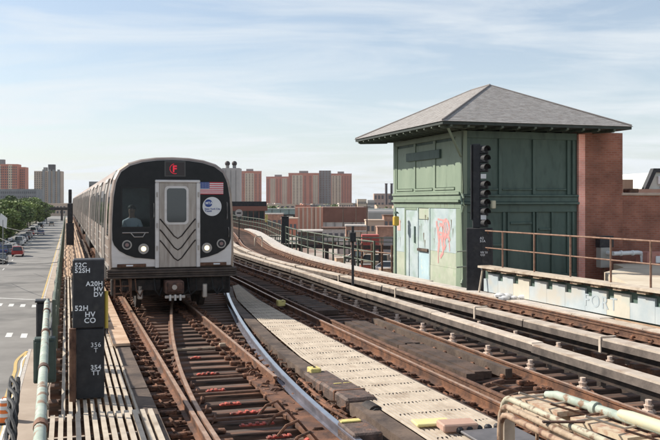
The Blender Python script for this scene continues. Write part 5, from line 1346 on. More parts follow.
def tower_block(name, px0, px1, ytop, Y, label, strips, side=None, group='red brick tower blocks on the horizon', depth=18, rz=0.0, body=pinkb):
    e, wd, h = simple_building(name, px0, px1, ytop, Y, depth, body, label, group=group, rz=rz)
    nz = 20
    for (a, b, m) in strips:
        xa, xb = -wd + 2 * wd * a, -wd + 2 * wd * b
        MB().box(xa, xb, -.5, -.01, 0, h - 2.4).build('facade_strip', m, e)
        winrows(e, xa, xb, 4, h - 3, 3, nz, winb, y=-.75, ww=.45)
        
    last = 0
    for (a, b, m) in list(strips) + [(1, 1, None)]:
        if a - last > .08: winrows(e, -wd + 2 * wd * last, -wd + 2 * wd * a, 4, h - 3, max(1, int((a - last) * 8)), nz, winb, y=-.3, ww=.4)
        last = b
    MB().box(-wd - .2, wd + .2, -.2, depth + .2, h + .01, h + .8).build('parapet', body, e)
    MB().box(-wd * .3, wd * .3, 4, 9, h + .81, h + 4).build('roof_plant', greyb, e)
    return e
tower_block('tower_block', 238, 261.5, 171.5, 1250, 'red brick tower block just right of the train roof, nearest the grey chimneys', [(.3, .68, tanb)], rz=.08)
tower_block('tower_block', 266, 289.5, 177, 1420, 'lower red brick tower block with a narrow tan strip, second from the train', [(.18, .4, tanb), (.68, .9, tanb)], rz=-.08)
tower_block('tower_block', 288.5, 319, 173.5, 1230, 'wide red brick tower block with broad tan strip, left of the grey slab', [(.12, .46, tanb), (.8, .97, tanb)], rz=.05)
e, wd, h = simple_building('slab_block', 319, 331, 170.5, 1245, 20, greyb, 'slim grey slab block between two red brick tower blocks'); winrows(e, -wd, wd, 3, h, 4, 20, winb)
tower_block('tower_block', 330.5, 351.8, 174, 1300, 'red brick tower block furthest right in the row, tan on its left half', [(.05, .5, tanb)], rz=.1)
for px, ya, yb_, lab in ((386.2, 184, 205, 'left one of two dark smokestacks beside the tower'), (391.6, 184, 205, 'right one of two dark smokestacks beside the tower')):
    Y = 700; e = empty('smokestack', (PX(px, Y), Y, GZ), 0, lab, 'chimney'); MB().tube([(0, 0, 0), (0, 0, PZ(ya, Y) - GZ)], 1.0, 12).build('stack', mat('stack_dark', (0.09, 0.08, 0.085), None, .9), e, smooth=True); MB().tube([(0, 0, PZ(ya, Y) - GZ), (0, 0, PZ(ya, Y) - GZ + .5)], 1.3, 12).build('rim', mat('stack_dark', (0.1,) * 3), e)
e, wd, h = simple_building('power_house', 374, 398, 193.5, 720, 15, mat('faded_salmon', (0.42, 0.3, 0.25), (0.48, 0.36, 0.3), .9, scale=.2), 'faded salmon industrial building at the foot of the smokestacks'); winrows(e, -wd, wd, 4, h, 7, 2, wind)
# grey vent block behind the train with two round ventilators
e, wd, h = simple_building('vent_tower', 222, 239.5, 168, 200, 5, mat('pale_grey_render', (0.4, 0.385, 0.37), (0.46, 0.44, 0.42), .9, scale=.5), 'pale grey block with two round ventilators, right behind the train roof')
for sx in (-.9, .75):
    v = MB().tube([(sx, 1, h), (sx, 1, h + .8)], .42, 12).build('vent_neck', greyb, e); MB().sphere((sx, 1, h + 1.1), .62, 12, 8).build('ventilator', mat('dark_vent', (0.08, 0.07, 0.07), None, .7, .3), v, smooth=True)
for x in (-1.2, 0, 1.2): MB().box(x - .06, x + .06, -.08, -.01, 1, h - .5).build('rib', greyb, e)
# dark brick station building beside the tracks
e = empty('station_building', (PX(248, 108), 108, GZ), HEAD * .4, 'dark brown station building with a band of black windows, beside the far tracks', 'building')
dbr = mat('brown_siding', (0.15, 0.09, 0.075), (0.2, 0.12, 0.1), .9, scale=1)
wx = 2.15
MB().box(-wx, wx, 0, 6, 0, 6.9).build('lower_wall', mat('station_brick', (0.22, 0.11, 0.09), (0.28, 0.15, 0.12), .9, scale=1), e)
MB().box(-wx + .02, wx - .02, .1, 5.9, 6.905, 8.1).build('window_band', glassd_m, e)
for i in range(7): MB().box(-wx + i * (2 * wx - .14) / 6, -wx + .14 + i * (2 * wx - .14) / 6, -.02, .12, 6.905, 8.1).build('mullion', dbr, e)
MB().box(-wx - .3, wx + .3, -.3, 6.3, 8.105, 8.7).build('fascia', mat('fascia_red', (0.25, 0.11, 0.08), None, .8), e); MB().box(-wx - .2, wx + .2, -.1, 6.2, 8.705, 9.3).build('roof', matt_m, e)
for i in range(9): MB().box(-wx + .2 + i * .46, -wx + .3 + i * .46, -.12, -.01, 4.8, 6.85).build('fence_pale', dbr, e)
# round plate seen beside the train
rp_ = empty('round_sign', (PX(239, 60), 60, -.1), 0, 'round grey sign on a post just right of the train', 'sign')
MB().tube([(0, 0, 0), (0, 0, 1.7)], .04, 6).build('post', darksteel_m, rp_); MB().tube([(0, 0, 1.95), (0, -.04, 1.95)], .27, 18).build('plate', conc_m, rp_); MB().box(-.15, .15, -.05, -.041, 1.9, 2.0).build('mark', matt_m, rp_)
# far elevated line
fe = empty('far_viaduct', (PX(300, 300), 300, GZ), R(-3), 'pale teal elevated railway crossing behind the low brick shed', 'viaduct')
teal = mat('pale_teal_steel', (0.26, 0.33, 0.31), (0.33, 0.4, 0.37), .8, scale=.3)
MB().box(-32, 60, 0, 6, 4.9, 6.6).build('parapet', teal, fe); MB().box(-32, 60, -.3, 6.3, 6.61, 6.9).build('handrail', mat('teal_light', (0.42, 0.46, 0.43), None, .8), fe); MB().box(-32, 60, -.2, 6.2, 4.3, 4.89).build('girder', darksteel_m, fe)
for i in range(16): MB().box(-30 + i * 5.6, -29.4 + i * 5.6, .5, 1.1, 0, 4.29).build('column', darksteel_m, fe)
for i in range(30): MB().box(-31 + i * 3, -30.85 + i * 3, -.1, -.01, 4.95, 6.6).build('stiffener', darksteel_m, fe)
# low salmon + brown shed with white wall below
Y = 250
sb = empty('brick_shed', (PX(331, Y), Y, GZ), R(2), 'long low brown shed with ribbed salmon left end and white base wall', 'building')
sal = mat('salmon_render', (0.5, 0.24, 0.17), (0.56, 0.3, 0.22), .9, scale=.5); bro = mat('brown_shed_wall', (0.16, 0.075, 0.055), (0.2, 0.1, 0.075), .9, scale=.4)
xa, xb, xc = PX(295, Y) - PX(331, Y), PX(323, Y) - PX(331, Y), PX(368, Y) - PX(331, Y)
MB().box(xa, xb, 0, 12, 0, 7.7).build('salmon_end', sal, sb); MB().box(xb + .01, xc, .2, 12, 3.3, 7.6).build('brown_wall', bro, sb); MB().box(xb + .01, xc, .5, 12, 0, 3.29).build('white_wall', mat('dirty_white_wall', (0.6, 0.57, 0.54), (0.48, 0.45, 0.42), .9, scale=.4), sb)
for i in range(6): MB().box(xa + .9 + i * 1.25, xa + 1.4 + i * 1.25, -.25, -.01, 1, 7.6).build('rib', mat('cream_rib', (0.55, 0.42, 0.33), None, .9), sb)
for i in range(5): MB().box(xb + .8 + i * 2.6, xb + 1.0 + i * 2.6, -.0, .49, 0, 3.28).build('post', greyb, sb)
MB().box(xb + .01, xc + .1, .1, 12.1, 7.605, 7.8).build('roof_edge', mat('roof_edge_pink', (0.4, 0.28, 0.24), None, .9), sb)
# white/grey sheds to the right
e, wd, h = simple_building('low_shed', 368, 400, 212.5, 290, 10, mat('pale_shed', (0.42, 0.39, 0.36), (0.36, 0.33, 0.3), .9, scale=.3), 'pale grey shed with curved roof beside the tower, behind the orange brick hut')
MB().tube([(-wd, 3, h - .6), (wd, 3, h - .6)], 1.6, 14).build('curved_roof', mat('grey_roof', (0.33, 0.31, 0.3), None, .8), e, smooth=True); winrows(e, -wd, wd, 1, 4, 6, 1, wind)
e, wd, h = simple_building('brick_hut', 377.5, 402, 227.5, 150, 5, brickmid_m, 'orange brick hut with a grey shutter beside the tower')
MB().box(-1.1, 1.0, -.08, -.01, 0, 3.1).build('shutter', mat('grey_shutter', (0.25, 0.25, 0.26), None, .7, stretch=(1, 1, 1)), e)
for i in range(9): MB().box(-1.1, 1.0, -.11, -.081, .1 + i * .33, .2 + i * .33).build('slat', mat('grey_shutter2', (0.3, 0.3, 0.31)), e)
MB().box(-wd - .1, wd + .1, -.15, 5.1, h + .01, h + .2).build('roof', mat('hut_roof', (0.35, 0.22, 0.17), None, .9), e)
e, wd, h = simple_building('red_container', 362, 379, 235, 140, 4, mat('red_container_paint', (0.42, 0.07, 0.06), (0.34, 0.09, 0.08), .7, scale=.6), 'dull red container hut left of the orange brick hut')
MB().box(.3, 1.1, -.08, -.01, 0, 2.2).build('door', mat('container_door', (0.2, 0.1, 0.09)), e)
for i in range(10): MB().box(-wd + .15 + i * .28, -wd + .22 + i * .28, -.06, -.01, .1, h - .1).build('rib', redp_m, e)
# brown dark trestle below the railing
dtr = empty('lower_trestle', (PX(330, 110), 110, GZ), R(-18), 'dark low trestle track sloping down behind the green railing', 'trestle')
for k, (z0, z1, y) in enumerate(((3.2, 3.7, 0), (4.6, 4.75, 0), (4.1, 4.2, 0))): MB().box(-12, 16, y, y + .3, z0, z1).build('beam', darksteel_m if k == 0 else gfence_m, dtr)
for i in range(20): MB().box(-12 + i * 1.45, -11.9 + i * 1.45, 0, .1, 3.705, 4.75).build('post', gfence_m, dtr)
for i in range(8): MB().box(-11.5 + i * 3.6, -11.1 + i * 3.6, .0, .4, 0, 3.19).build('leg', darksteel_m, dtr)
MB().box(-12, 16, .35, 4, 3.2, 3.5).build('deck', tie_m, dtr)
# posts railing right of walkway near the tower (brown)
brp = empty('brown_railing', (2.0, 38, -.1), 0, 'short brown posts and rail just left of the tower base', 'railing')
for k in range(5):
    x, y = PX(352 + k * 10, 37.5 - k * .6) , 37.5 - k * .6
    MB().tube([(x, y, -.4), (x, y, .85)], .045, 8).build('post', rail_brown, brp, True, True)
MB().tube([(PX(352, 37.5), 37.5, .5), (PX(392, 35.1), 35.1, .5)], .03, 6).build('rail', rail_brown, brp, True)

# yard clutter right of the curve
yd = MB().add([(-26, 95, GZ + .02), (22, 95, GZ + .02), (30, 245, GZ + .02), (-30, 248, GZ + .02)], [(0, 1, 2, 3)]).build('yard', mat('yard_surface', (0.3, 0.26, 0.22), (0.45, 0.4, 0.35), .95, scale=.12, coord='World', c3=(0.2, 0.13, 0.1), s3=.1, t3=(.45, .6), detail=9)); tag(yd, kind='structure')
for k, (p0_, p1_, yt, Y, m_, lb) in enumerate(((262, 282, 214.5, 240, brickmid_m, 'low orange brick house under the far viaduct'), (281, 297, 219, 225, pinkb, 'low pink brick garage left of the ribbed shed'), (322, 345, 229, 190, conc_m, 'low pale garage with white wall in front of the brown shed'), (346, 366, 226.5, 200, brickmid_m, 'low red brick store in front of the brown shed right end'), (366, 384, 221, 215, beige, 'beige store behind the red hut'), (384, 402, 216, 235, brickmid_m, 'brick store above the orange hut roof'), (298, 322, 232, 170, bark_m, 'dark brown low shed behind the green railing'))):
    e, wd, h = simple_building('low_store', p0_, p1_, yt, Y, 8, m_, lb)
    MB().box(-wd - .15, wd + .15, -.2, 8.2, h + .003, h + .3).build('roof_edge', (conc_m, beige, rust_m)[k % 3], e); winrows(e, -wd, wd, 1.2, max(h - .6, 2), 4, 1, wind, ww=.6)
rr = random.Random(44)
for k in range(16):
    px = 332 + k * 3.9 + rr.uniform(-1, 1); Y = rr.uniform(96, 135); cn, cc = (('white', white_m), ('rusty red', mat('rusty_red', (0.35, 0.1, 0.07), None, .8)), ('pale tan', tan_m), ('black', matt_m))[k % 4]
    w_, h_ = rr.uniform(.9, 2.0), rr.uniform(.7, 1.6)
    e = empty('storage_box', (PX(px, Y), Y, GZ), rr.uniform(-.5, .5), '%s storage box, %s from the left in the yard behind the railing' % (cn, ('first second third fourth fifth sixth seventh eighth ninth tenth eleventh twelfth thirteenth fourteenth fifteenth sixteenth'.split())[k]), 'box', 'storage boxes in the yard')
    MB().bbox(-w_ / 2, w_ / 2, 0, 1.2, 0, h_, .05).build('body', cc, e); MB().bbox(-w_ / 2 - .05, w_ / 2 + .05, -.05, 1.25, h_ + .002, h_ + .09, .02).build('lid', greyb if k % 2 else board_m, e)
yl = ['white van parked in the yard beyond the trestle', 'silver car parked in the yard below the brown shed', 'red car parked in the yard left of the red hut', 'white car parked in front of the white shed wall', 'dark car parked by the red hut', 'beige van parked near the orange hut', 'white suv parked at the foot of the brown railing']
YARD = [(318, 215, 'white', 'van'), (300, 205, 'silver', 'sedan'), (352, 165, 'red', 'sedan'), (336, 225, 'white', 'sedan'), (358, 130, 'black', 'suv'), (372, 118, 'beige', 'van'), (385, 108, 'white', 'suv')]
yard_todo = (YARD, yl)
for k, (px, Y, w_, h_, c_, lb) in enumerate(((345, 150, 3, 2.2, conc_m, 'pale concrete block shed in the yard left of the red hut'), (357, 190, 4, 2.6, beige if 'beige' in globals() else conc_m, 'low beige shed in the yard behind the red hut'), (372, 128, 2.4, 1.6, tan_m, 'stack of tan timber in the yard before the red hut'), (389, 120, 3.2, 1.3, conc_m, 'pale concrete barrier by the orange hut'), (330, 170, 5, 1.2, rust_m, 'long rusty skip in the yard'), (309, 180, 4, 1.8, greyb, 'grey container beneath the salmon shed'))):
    e = empty('yard_shed' if 'shed' in lb else ('timber_stack' if 'timber' in lb else ('skip' if 'skip' in lb else ('barrier' if 'barrier' in lb else 'container'))), (PX(px, Y), Y, GZ), R(-12 + k * 7), lb, 'shed' if 'shed' in lb else 'yard object')
    MB().bbox(-w_ / 2, w_ / 2, 0, 2.2, 0, h_, .04).build('body', c_, e)
    MB().bbox(-w_ / 2 - .1, w_ / 2 + .1, -.1, 2.3, h_ + .002, h_ + .12, .02).build('top', greyb, e)
    for i in range(3): MB().box(-w_ / 2 + .3 + i * w_ / 3.2, -w_ / 2 + .45 + i * w_ / 3.2, -.06, -.003, .1, h_ - .1).build('rib', darksteel_m, e)
for k, (px, Y, h_) in enumerate(((314, 230, 9), (343, 200, 8.5), (367, 175, 9), (305, 260, 9), (356, 240, 10))):
    e = empty('utility_pole', (PX(px, Y), Y, GZ), R(20 * k), ['brown utility pole before the ribbed salmon shed end', 'utility pole in front of the brown shed', 'utility pole above the red hut', 'utility pole by the far viaduct left of the salmon ribs', 'utility pole near the right end of the brown shed'][k], 'pole')
    MB().tube([(0, 0, 0), (0, 0, h_)], .13, 6, r2=.09).build('shaft', bark_m, e); MB().box(-.9, .9, -.06, .06, h_ - .8, h_ - .68).build('crossarm', bark_m, e)
# left city
e, wd, h = simple_building('apartment_tower', -6, 17, 164, 900, 16, pinkb, 'red brick apartment tower with cream strips at the far left edge', rz=.1)
for a, b in ((.10, .30), (.62, .78)): MB().box(-wd + 2 * wd * a, -wd + 2 * wd * b, -.5, -.01, 0, h - 1).build('facade_strip', tanb, e)
winrows(e, -wd, wd, 8, h - 2, 11, 15, wind, y=-.7, ww=.45); MB().box(-wd, -wd * .2, 3, 9, h + .01, h + 5).build('roof_plant', greyb, e)
e, wd, h = simple_building('apartment_tower', 14.5, 25, 167, 910, 14, pinkb, 'narrower red brick apartment tower, second from the left edge', rz=.1)
MB().box(-wd, -wd + wd * .7, -.5, -.01, 0, h - 1).build('facade_strip', tanb, e); winrows(e, -wd, wd, 8, h - 2, 6, 15, wind, y=-.7, ww=.45)
e, wd, h = simple_building('apartment_tower', 34.5, 60.5, 171, 880, 16, beige, 'tan apartment tower with vertical grey bays standing alone above the street', rz=.12)
for a in (.36, .58, .74, .92): MB().box(-wd + 2 * wd * (a - .045), -wd + 2 * wd * (a + .045), -1.2, -.01, 0, h + 1.5).build('bay', greyb, e)
winrows(e, -wd, wd, 8, h - 1, 12, 16, wind, y=-.5, ww=.4); MB().box(0.0, wd * .5, 3, 8, h + .01, h + 7).build('roof_plant', mat('dark_plant', (0.1, 0.09, 0.09)), e); MB().box(-wd * .35, -wd * .1, 3, 8, h + .01, h + 4).build('roof_tank', mat('dark_plant'," ") if False else greyb, e)
e, wd, h = simple_building('low_block', -10, 36, 189, 620, 14, mat('slate_block', (0.18, 0.19, 0.2), (0.26, 0.26, 0.26), .9, scale=.2), 'long grey low block half hidden behind the street trees'); winrows(e, -wd, wd, 5, h - 1, 22, 4, wind)
e, wd, h = simple_building('grey_building', 89, 108, 181.5, 430, 14, greyb, 'grey building rising behind the train roof at the left'); winrows(e, -wd, wd, 5, h - 1, 6, 5, wind)
e, wd, h = simple_building('low_block', 36, 66, 203.5, 560, 30, beige, 'low tan building closing the far end of the street'); winrows(e, -wd, wd, 1, h - 1, 9, 2, wind)
fb = empty('street_bridge', (PX(52, 420), 420, GZ), 0, 'thin dark bridge crossing the far end of the street', 'bridge'); MB().box(-14, 12, 0, 6, 5.2, 6.6).build('deck', darksteel_m, fb)
for x in (-12, -4, 4, 11): MB().box(x, x + .8, 1, 2, 0, 5.19).build('column', darksteel_m, fb)
# further rooftops along the horizon right of centre
rr = random.Random(12)
rl = ['flat pale rooftop left of the power house', 'low tan house row below the tower blocks', 'grey warehouse roof under the right tower block', 'small cream house on the horizon', 'brown roofed house behind the far viaduct', 'long pale factory on the horizon']
for i, (px, w_, yt) in enumerate(((362, 9, 199), (346, 14, 203), (318, 24, 204.5), (371, 7, 200), (300, 20, 205), (280, 30, 204))):
    Y = 640 - i * 10; e, wd, h = simple_building('house', px - w_ / 2, px + w_ / 2, yt, Y, 10, (tanb, beige, greyb, conc_m, pinkb, beige)[i], rl[i]); winrows(e, -wd, wd, 3, h - 1, 6, 2, wind)

# the city beyond, reading as one mass of low roofs on either side and to the horizon
rr = random.Random(101)
cmx = [(-900, -170, 300, 1500, 260), (-170, 60, 520, 1500, 90), (60, 700, 230, 1500, 260), (-330, -150, 170, 320, 50), (70, 260, 120, 240, 50), (-260, -72, 30, 170, 45)]
cm_ = MB()
for (xa, xb, ya, yb_, n) in cmx:
    for i in range(n):
        x = rr.uniform(xa, xb); y = rr.uniform(ya, yb_)
        if abs(x - (kx(y) - 5)) < 24 or -40 < x + .31 * y < 32: continue
        w1, d1, h1 = rr.uniform(5, 14), rr.uniform(6, 14), rr.uniform(3.5, 7.8); T = Matrix.Translation((x, y, GZ)) @ Matrix.Rotation(HEAD + rr.choice((0, R(90))), 4, 'Z')
        mi = rr.randrange(5); cm_.box(-w1 / 2, w1 / 2, -d1 / 2, d1 / 2, 0, h1, mi, T); cm_.box(-w1 / 2 + .3, w1 / 2 - .3, -d1 / 2 + .3, d1 / 2 - .3, h1 + .01, h1 + .4, (mi + 2) % 5, T)
        for q in range(3):
            x0 = -w1 / 2 + w1 * (q + .3) / 3; cm_.box(x0, x0 + w1 * .12, -d1 / 2 - .05, d1 / 2 + .05, h1 * .45, h1 * .7, 5, T)
tag(cm_.build('distant_rooftops', [pinkb, beige, greyb, brickmid_m, conc_m, wind]), kind='stuff')
fw = MB()
for i in range(9000):
    x = rr.uniform(-900, 900); y = rr.uniform(260, 1500)
    k = int(x / 37) * 13 + int(y / 53) * 7
    x = int(x / 37) * 37 + rr.gauss(0, 5); y = int(y / 53) * 53 + rr.gauss(0, 5); z = GZ + rr.uniform(1.5, 6.8)
    if abs(x - (kx(y) - 5)) < 18 or -30 < x + .31 * y < 26: continue
    a = Vector((rr.gauss(0, 1), rr.gauss(0, 1), rr.gauss(0, .6))).normalized(); b = a.cross(Vector((rr.gauss(0, 1), rr.gauss(0, 1), rr.gauss(0, 1)))).normalized(); c = Vector((x, y, z)); q = rr.uniform(.8, 1.6)
    fw.add([c - a * q, c - b * q * .7, c + a * q, c + b * q * .7], [(0, 1, 2, 3)])
tag(fw.build('distant_trees', leaf_b), kind='stuff')

# ------------------------------------------------------------------ trees
def crown_mesh(seed, n=4200, sx=3.0, sz=2.9, leaf=.30):
    rd_ = random.Random(seed); mb = MB(); lobes = []
    for i in range(13):
        a = rd_.uniform(0, 6.28); r_ = rd_.uniform(.15, .85); lobes.append((math.cos(a) * sx * r_, math.sin(a) * sx * r_, rd_.uniform(-.65, .7) * sz, rd_.uniform(.26, .52) * sx))
    for k in range(n):
        l = rd_.choice(lobes); v = Vector((rd_.gauss(0, 1), rd_.gauss(0, 1), rd_.gauss(0, 1))).normalized() * l[3] * rd_.uniform(.55, 1.08) ; c = Vector(l[:3]) + Vector((v.x, v.y, v.z * .8))
        a = Vector((rd_.gauss(0, 1), rd_.gauss(0, 1), rd_.gauss(0, .6))).normalized(); b = a.cross(Vector((rd_.gauss(0, 1), rd_.gauss(0, 1), rd_.gauss(0, 1)))).normalized()
        s = leaf * rd_.uniform(.5, 1.1)
        mb.add([c - a * s - b * s * .5, c + a * s * .2 - b * s * .7, c + a * s + b * s * .4, c - a * s * .3 + b * s * .7], [(0, 1, 2, 3)])
    me = bpy.data.meshes.new('crown'); me.from_pydata(mb.v, [], mb.f); return me
crowns = [(crown_mesh(s), s) for s in (1, 2, 3, 4)]
for i, (me, s) in enumerate(crowns): me.materials.append((leaf_a, leaf_a, leaf_b, leaf_a)[i])
tk = MB(); tk.tube([(0, 0, 0), (.05, 0, 2), (0, .1, 4), (.2, 0, 6)], [.24, .18, .14, .06], 8); 
for a in range(5): tk.tube([(0, 0, 2.6 + a * .3), (math.cos(a * 1.3) * 1.2, math.sin(a * 1.3) * 1.2, 4.2 + a * .3), (math.cos(a * 1.3) * 2.1, math.sin(a * 1.3) * 2.1, 5.4 + a * .2)], [.09, .06, .02], 6)
tkm = tk.mesh('trunk', bark_m, True)
def tree(x, y, s, ci, label, group=None, sxy=1.0):
    e = empty('street_tree', (x, y, GZ), 0, label, 'tree', group)
    t = inst(tkm, 'trunk', (0, 0, 0), (0, 0, ci), e, False, (s, s, s))
    c = inst(crowns[ci % 4][0], 'crown', (0, 0, 4.1 * s), (0, 0, random.uniform(0, 6)), e, False, (s * sxy, s * sxy, s)); c['kind'] = 'stuff'
    return e
rr = random.Random(31)
TG = 'leafy trees lining the left side of the street'
ti = 0
ORD = ['first', 'second', 'third', 'fourth', 'fifth', 'sixth', 'seventh', 'eighth', 'ninth', 'tenth', 'eleventh', 'twelfth', 'thirteenth', 'fourteenth', 'fifteenth']
for (Y, o_, s) in ((158, -14.0, .8), (172, -15.5, 1.15), (186, -14.5, 1.2), (202, -15.5, 1.3), (218, -14.5, 1.25), (236, -15.5, 1.35), (255, -14.5, 1.3), (276, -15, 1.35), (300, -14.0, 1.3), (328, -14.5, 1.35), (360, -13.5, 1.3), (400, -13.0, 1.3), (445, -12.5, 1.3)):
    tree(kx(Y) + o_ + 1.2, Y, s * 1.04, (0, 1, 3, 0, 2, 1, 3)[ti % 7], 'leafy kerb tree, %s from the camera in the front street row' % ORD[ti], TG, 1.3); ti += 1
for k, (Y, o_, s) in enumerate(((190, -21, 1.4), (212, -22, 1.5), (240, -23, 1.55), (270, -23, 1.6), (300, -23, 1.6), (335, -22, 1.6), (370, -22, 1.7), (415, -22, 1.7), (460, -20, 1.7))):
    tree(kx(Y) + o_, Y, s, (1, 2, 0, 3, 1)[k % 5], 'tall leafy tree, %s from the camera in the rear row' % ORD[k], TG, 1.3)
TG2 = 'dark trees below the distant tower blocks'
for px, Y, s, ci in ((270, 330, .95, 2), (276, 345, .8, 2), (283, 420, .8, 2), (296, 430, .7, 2), (312, 440, .8, 2), (322, 440, .75, 2), (343, 360, .7, 0), (350, 380, .75, 2), (362, 420, .7, 2), (305, 420, .75, 2), (262, 360, 1.0, 2)):
    dk_ = {262: 'beside the station building roof', 270: 'left of the second tower block foot', 276: 'under the second tower block', 283: 'under the right edge of second tower block', 296: 'under the left half of the wide tower block', 305: 'under the middle of the wide tower block', 312: 'under the right edge of the wide tower block', 322: 'below the slim grey slab', 343: 'below the rightmost tower block', 350: 'at the right edge of the rightmost tower block', 362: 'on the skyline right of all the tower blocks'}[px]
    tree(PX(px, Y), Y, s * 1.15, ci, 'small dark tree ' + dk_, TG2, 1.2)
far_wood = None

# ------------------------------------------------------------------ street vehicles
CP = {'red': (0.35, 0.03, 0.03), 'white': (0.7, 0.7, 0.69), 'silver': (0.4, 0.41, 0.42), 'black': (0.02, 0.02, 0.022), 'blue': (0.03, 0.05, 0.14), 'grey': (0.14, 0.145, 0.15), 'dark green': (0.03, 0.07, 0.05), 'beige': (0.42, 0.36, 0.28)}
tyre = mat('tyre', (0.015, 0.015, 0.015), None, .9); rim = mat('rim', (0.4, 0.4, 0.4), None, .4, .6)
wheel_me = MB().tube([(-.1, 0, 0), (.1, 0, 0)], .33, 14).mesh('tyre', tyre, True); rim_me = MB().tube([(-.108, 0, 0), (.108, 0, 0)], .2, 10).mesh('rim', rim, True)
def car(x, y, rz, colour, label, kind='sedan', group=None):
    cm = mat('car_paint_' + colour.replace(' ', '_'), CP[colour], None, .3, .2)
    e = empty('parked_car' if 'parked' in label else 'car', (x, y, GZ + .01), rz, label, 'car', group)
    Lh, Wd = 2.3, .9
    if kind == 'sedan': body = [(-2.3, .35), (-2.32, .75), (-2.1, .95), (-1.3, 1.0), (1.0, .98), (2.0, .88), (2.28, .7), (2.3, .35)]; cab_ = [(-1.55, .98), (-1.05, 1.42), (.35, 1.44), (1.15, .98)]
    elif kind == 'van': body = [(-2.5, .35), (-2.5, 1.1), (1.3, 1.1), (2.3, .95), (2.5, .6), (2.5, .35)]; cab_ = [(-2.45, 1.1), (-2.35, 1.95), (.9, 1.95), (1.6, 1.08)]
    else: body = [(-2.3, .4), (-2.32, 1.0), (-2.1, 1.05), (1.0, 1.08), (2.0, .98), (2.3, .8), (2.32, .4)]; cab_ = [(-2.2, 1.05), (-1.95, 1.68), (.4, 1.70), (1.2, 1.06)]
    mb = MB(); n = len(body)
    for (xx, k) in ((-Wd, .9), (-Wd + .08, 1), (Wd - .08, 1), (Wd, .9)):
        for (yy, zz_) in body: mb.v.append((xx, yy * (.97 if k < 1 else 1), .35 + (zz_ - .35) * (.86 if k < 1 else 1)))
    for i in range(3):
        for j in range(n): mb.f.append((i * n + j, i * n + (j + 1) % n, (i + 1) * n + (j + 1) % n, (i + 1) * n + j)); mb.m.append(0)
    mb.f.append(tuple(range(n))); mb.m.append(0); mb.f.append(tuple(3 * n + j for j in range(n))); mb.m.append(0)
    bo = mb.build('body', cm, e, smooth=True)
    g = MB(); b0, b1, b2, b3 = cab_; zb, zt_ = b0[1], b1[1] - .03
    g.add([(-.82, b0[0], zb), (.82, b0[0], zb), (.66, b1[0], zt_), (-.66, b1[0], zt_), (.66, b2[0], zt_), (-.66, b2[0], zt_), (.82, b3[0], zb), (-.82, b3[0], zb)], [(0, 1, 2, 3), (3, 2, 4, 5), (5, 4, 6, 7), (0, 3, 5, 7), (1, 6, 4, 2), (0, 7, 6, 1)])
    g.build('windows', glassd_m, e)
    MB().bbox(-.68, .68, b1[0] - .02, b2[0] + .02, zt_ + .001, zt_ + .05, .02).build('roof', cm, e)
    for (ya, yb_) in ((b0[0], b1[0]), (b3[0], b2[0])):
        for sx in (-1, 1): MB().tube([(sx * .82, ya, zb), (sx * .67, yb_, zt_ + .01)], .035, 5).build('pillar', cm, e)
    for yy in (-1.4, 1.4):
        for sx in (-.8, .8):
            w__ = inst(wheel_me, 'wheel', (sx, yy, .33), (0, 0, 0), e, False); inst(rim_me, 'rim', (0, 0, 0), (0, 0, 0), w__, False)
    for sx in (-.62, .62):
        MB().bbox(sx - .16, sx + .16, 2.2, 2.3, .62, .76, .02).build('headlight', white_m, e); MB().bbox(sx - .14, sx + .14, -2.33, -2.25, .68, .84, .02).build('tail_light', redp_m, e)
    return e
SH = math.atan(.305)
PG = 'cars parked along the left side of the street'
car(PX(18, 145), 145, SH, 'red', 'red parked car at the left kerb, nearest to the camera', 'suv')
car(PX(3, 150), 150, SH, 'blue', 'dark blue parked car left of the nearest red one', 'sedan')
spec = [(142, -11.6, 'silver', 'suv'), (151, -11.8, 'white', 'sedan'), (160, -11.6, 'grey', 'sedan'), (168, -11.8, 'white', 'van'), (177, -11.6, 'white', 'sedan'), (186, -11.8, 'silver', 'suv'), (195, -11.6, 'black', 'sedan'),
        (146, -15.0, 'black', 'suv'), (154, -15.2, 'blue', 'sedan'), (163, -15.0, 'white', 'suv'), (172, -15.2, 'silver', 'sedan'), (182, -15.0, 'white', 'sedan'), (206, -11.7, 'silver', 'sedan'), (218, -11.7, 'red', 'sedan'), (230, -11.7, 'white', 'van'), (245, -11.7, 'grey', 'sedan'), (262, -11.7, 'white', 'sedan'), (280, -11.7, 'black', 'suv'), (300, -11.7, 'silver', 'sedan'), (325, -11.7, 'white', 'van')]
labs = ['silver suv parked behind the nearest red car', 'white sedan parked in the outer row, second beyond the silver suv', 'grey sedan parked in the outer row between two white vehicles', 'white van parked in the outer row beside the trees', 'white sedan parked just beyond the white van', 'silver suv parked further up the outer row', 'black sedan parked past the row of white cars',
        'black suv parked under the trees, nearest of the inner row', 'dark blue sedan parked in the inner row under the trees', 'white suv parked in the inner row under the trees', 'silver sedan parked in the inner row under the trees', 'white sedan parked last in the inner row', 'silver sedan parked midway up the street', 'small red sedan parked midway up the street', 'white van parked far up the street', 'grey sedan parked beyond the far white van', 'white sedan parked far up near the bridge', 'black suv parked far up near the bridge', 'silver sedan parked far up under the trees', 'furthest white van parked by the bridge']
for (Y, o_, c_, k_), lb in zip(spec, labs):
    Y = 153 + (Y - 142) * 1.08; o_ = -8.6 if o_ > -13 else -12.0
    car(kx(Y) + o_ + random.uniform(-.2, .2), Y, SH, c_, lb, k_, PG)
car(kx(240) - 6.0, 240, SH, 'blue', 'dark blue sedan driving away in the middle of the street')
car(kx(262) - 9.0, 262, SH + math.pi, 'white', 'white sedan driving towards the camera in the street')
car(PX(1, 128), 128, SH + math.pi, 'black', 'black sedan entering at the left edge above the crosswalk')
car(kx(330) - 5, 330, SH, 'beige', 'beige suv far up the street', 'suv')
car(kx(360) - 8.5, 360, SH + math.pi, 'black', 'black van far up the street', 'van')
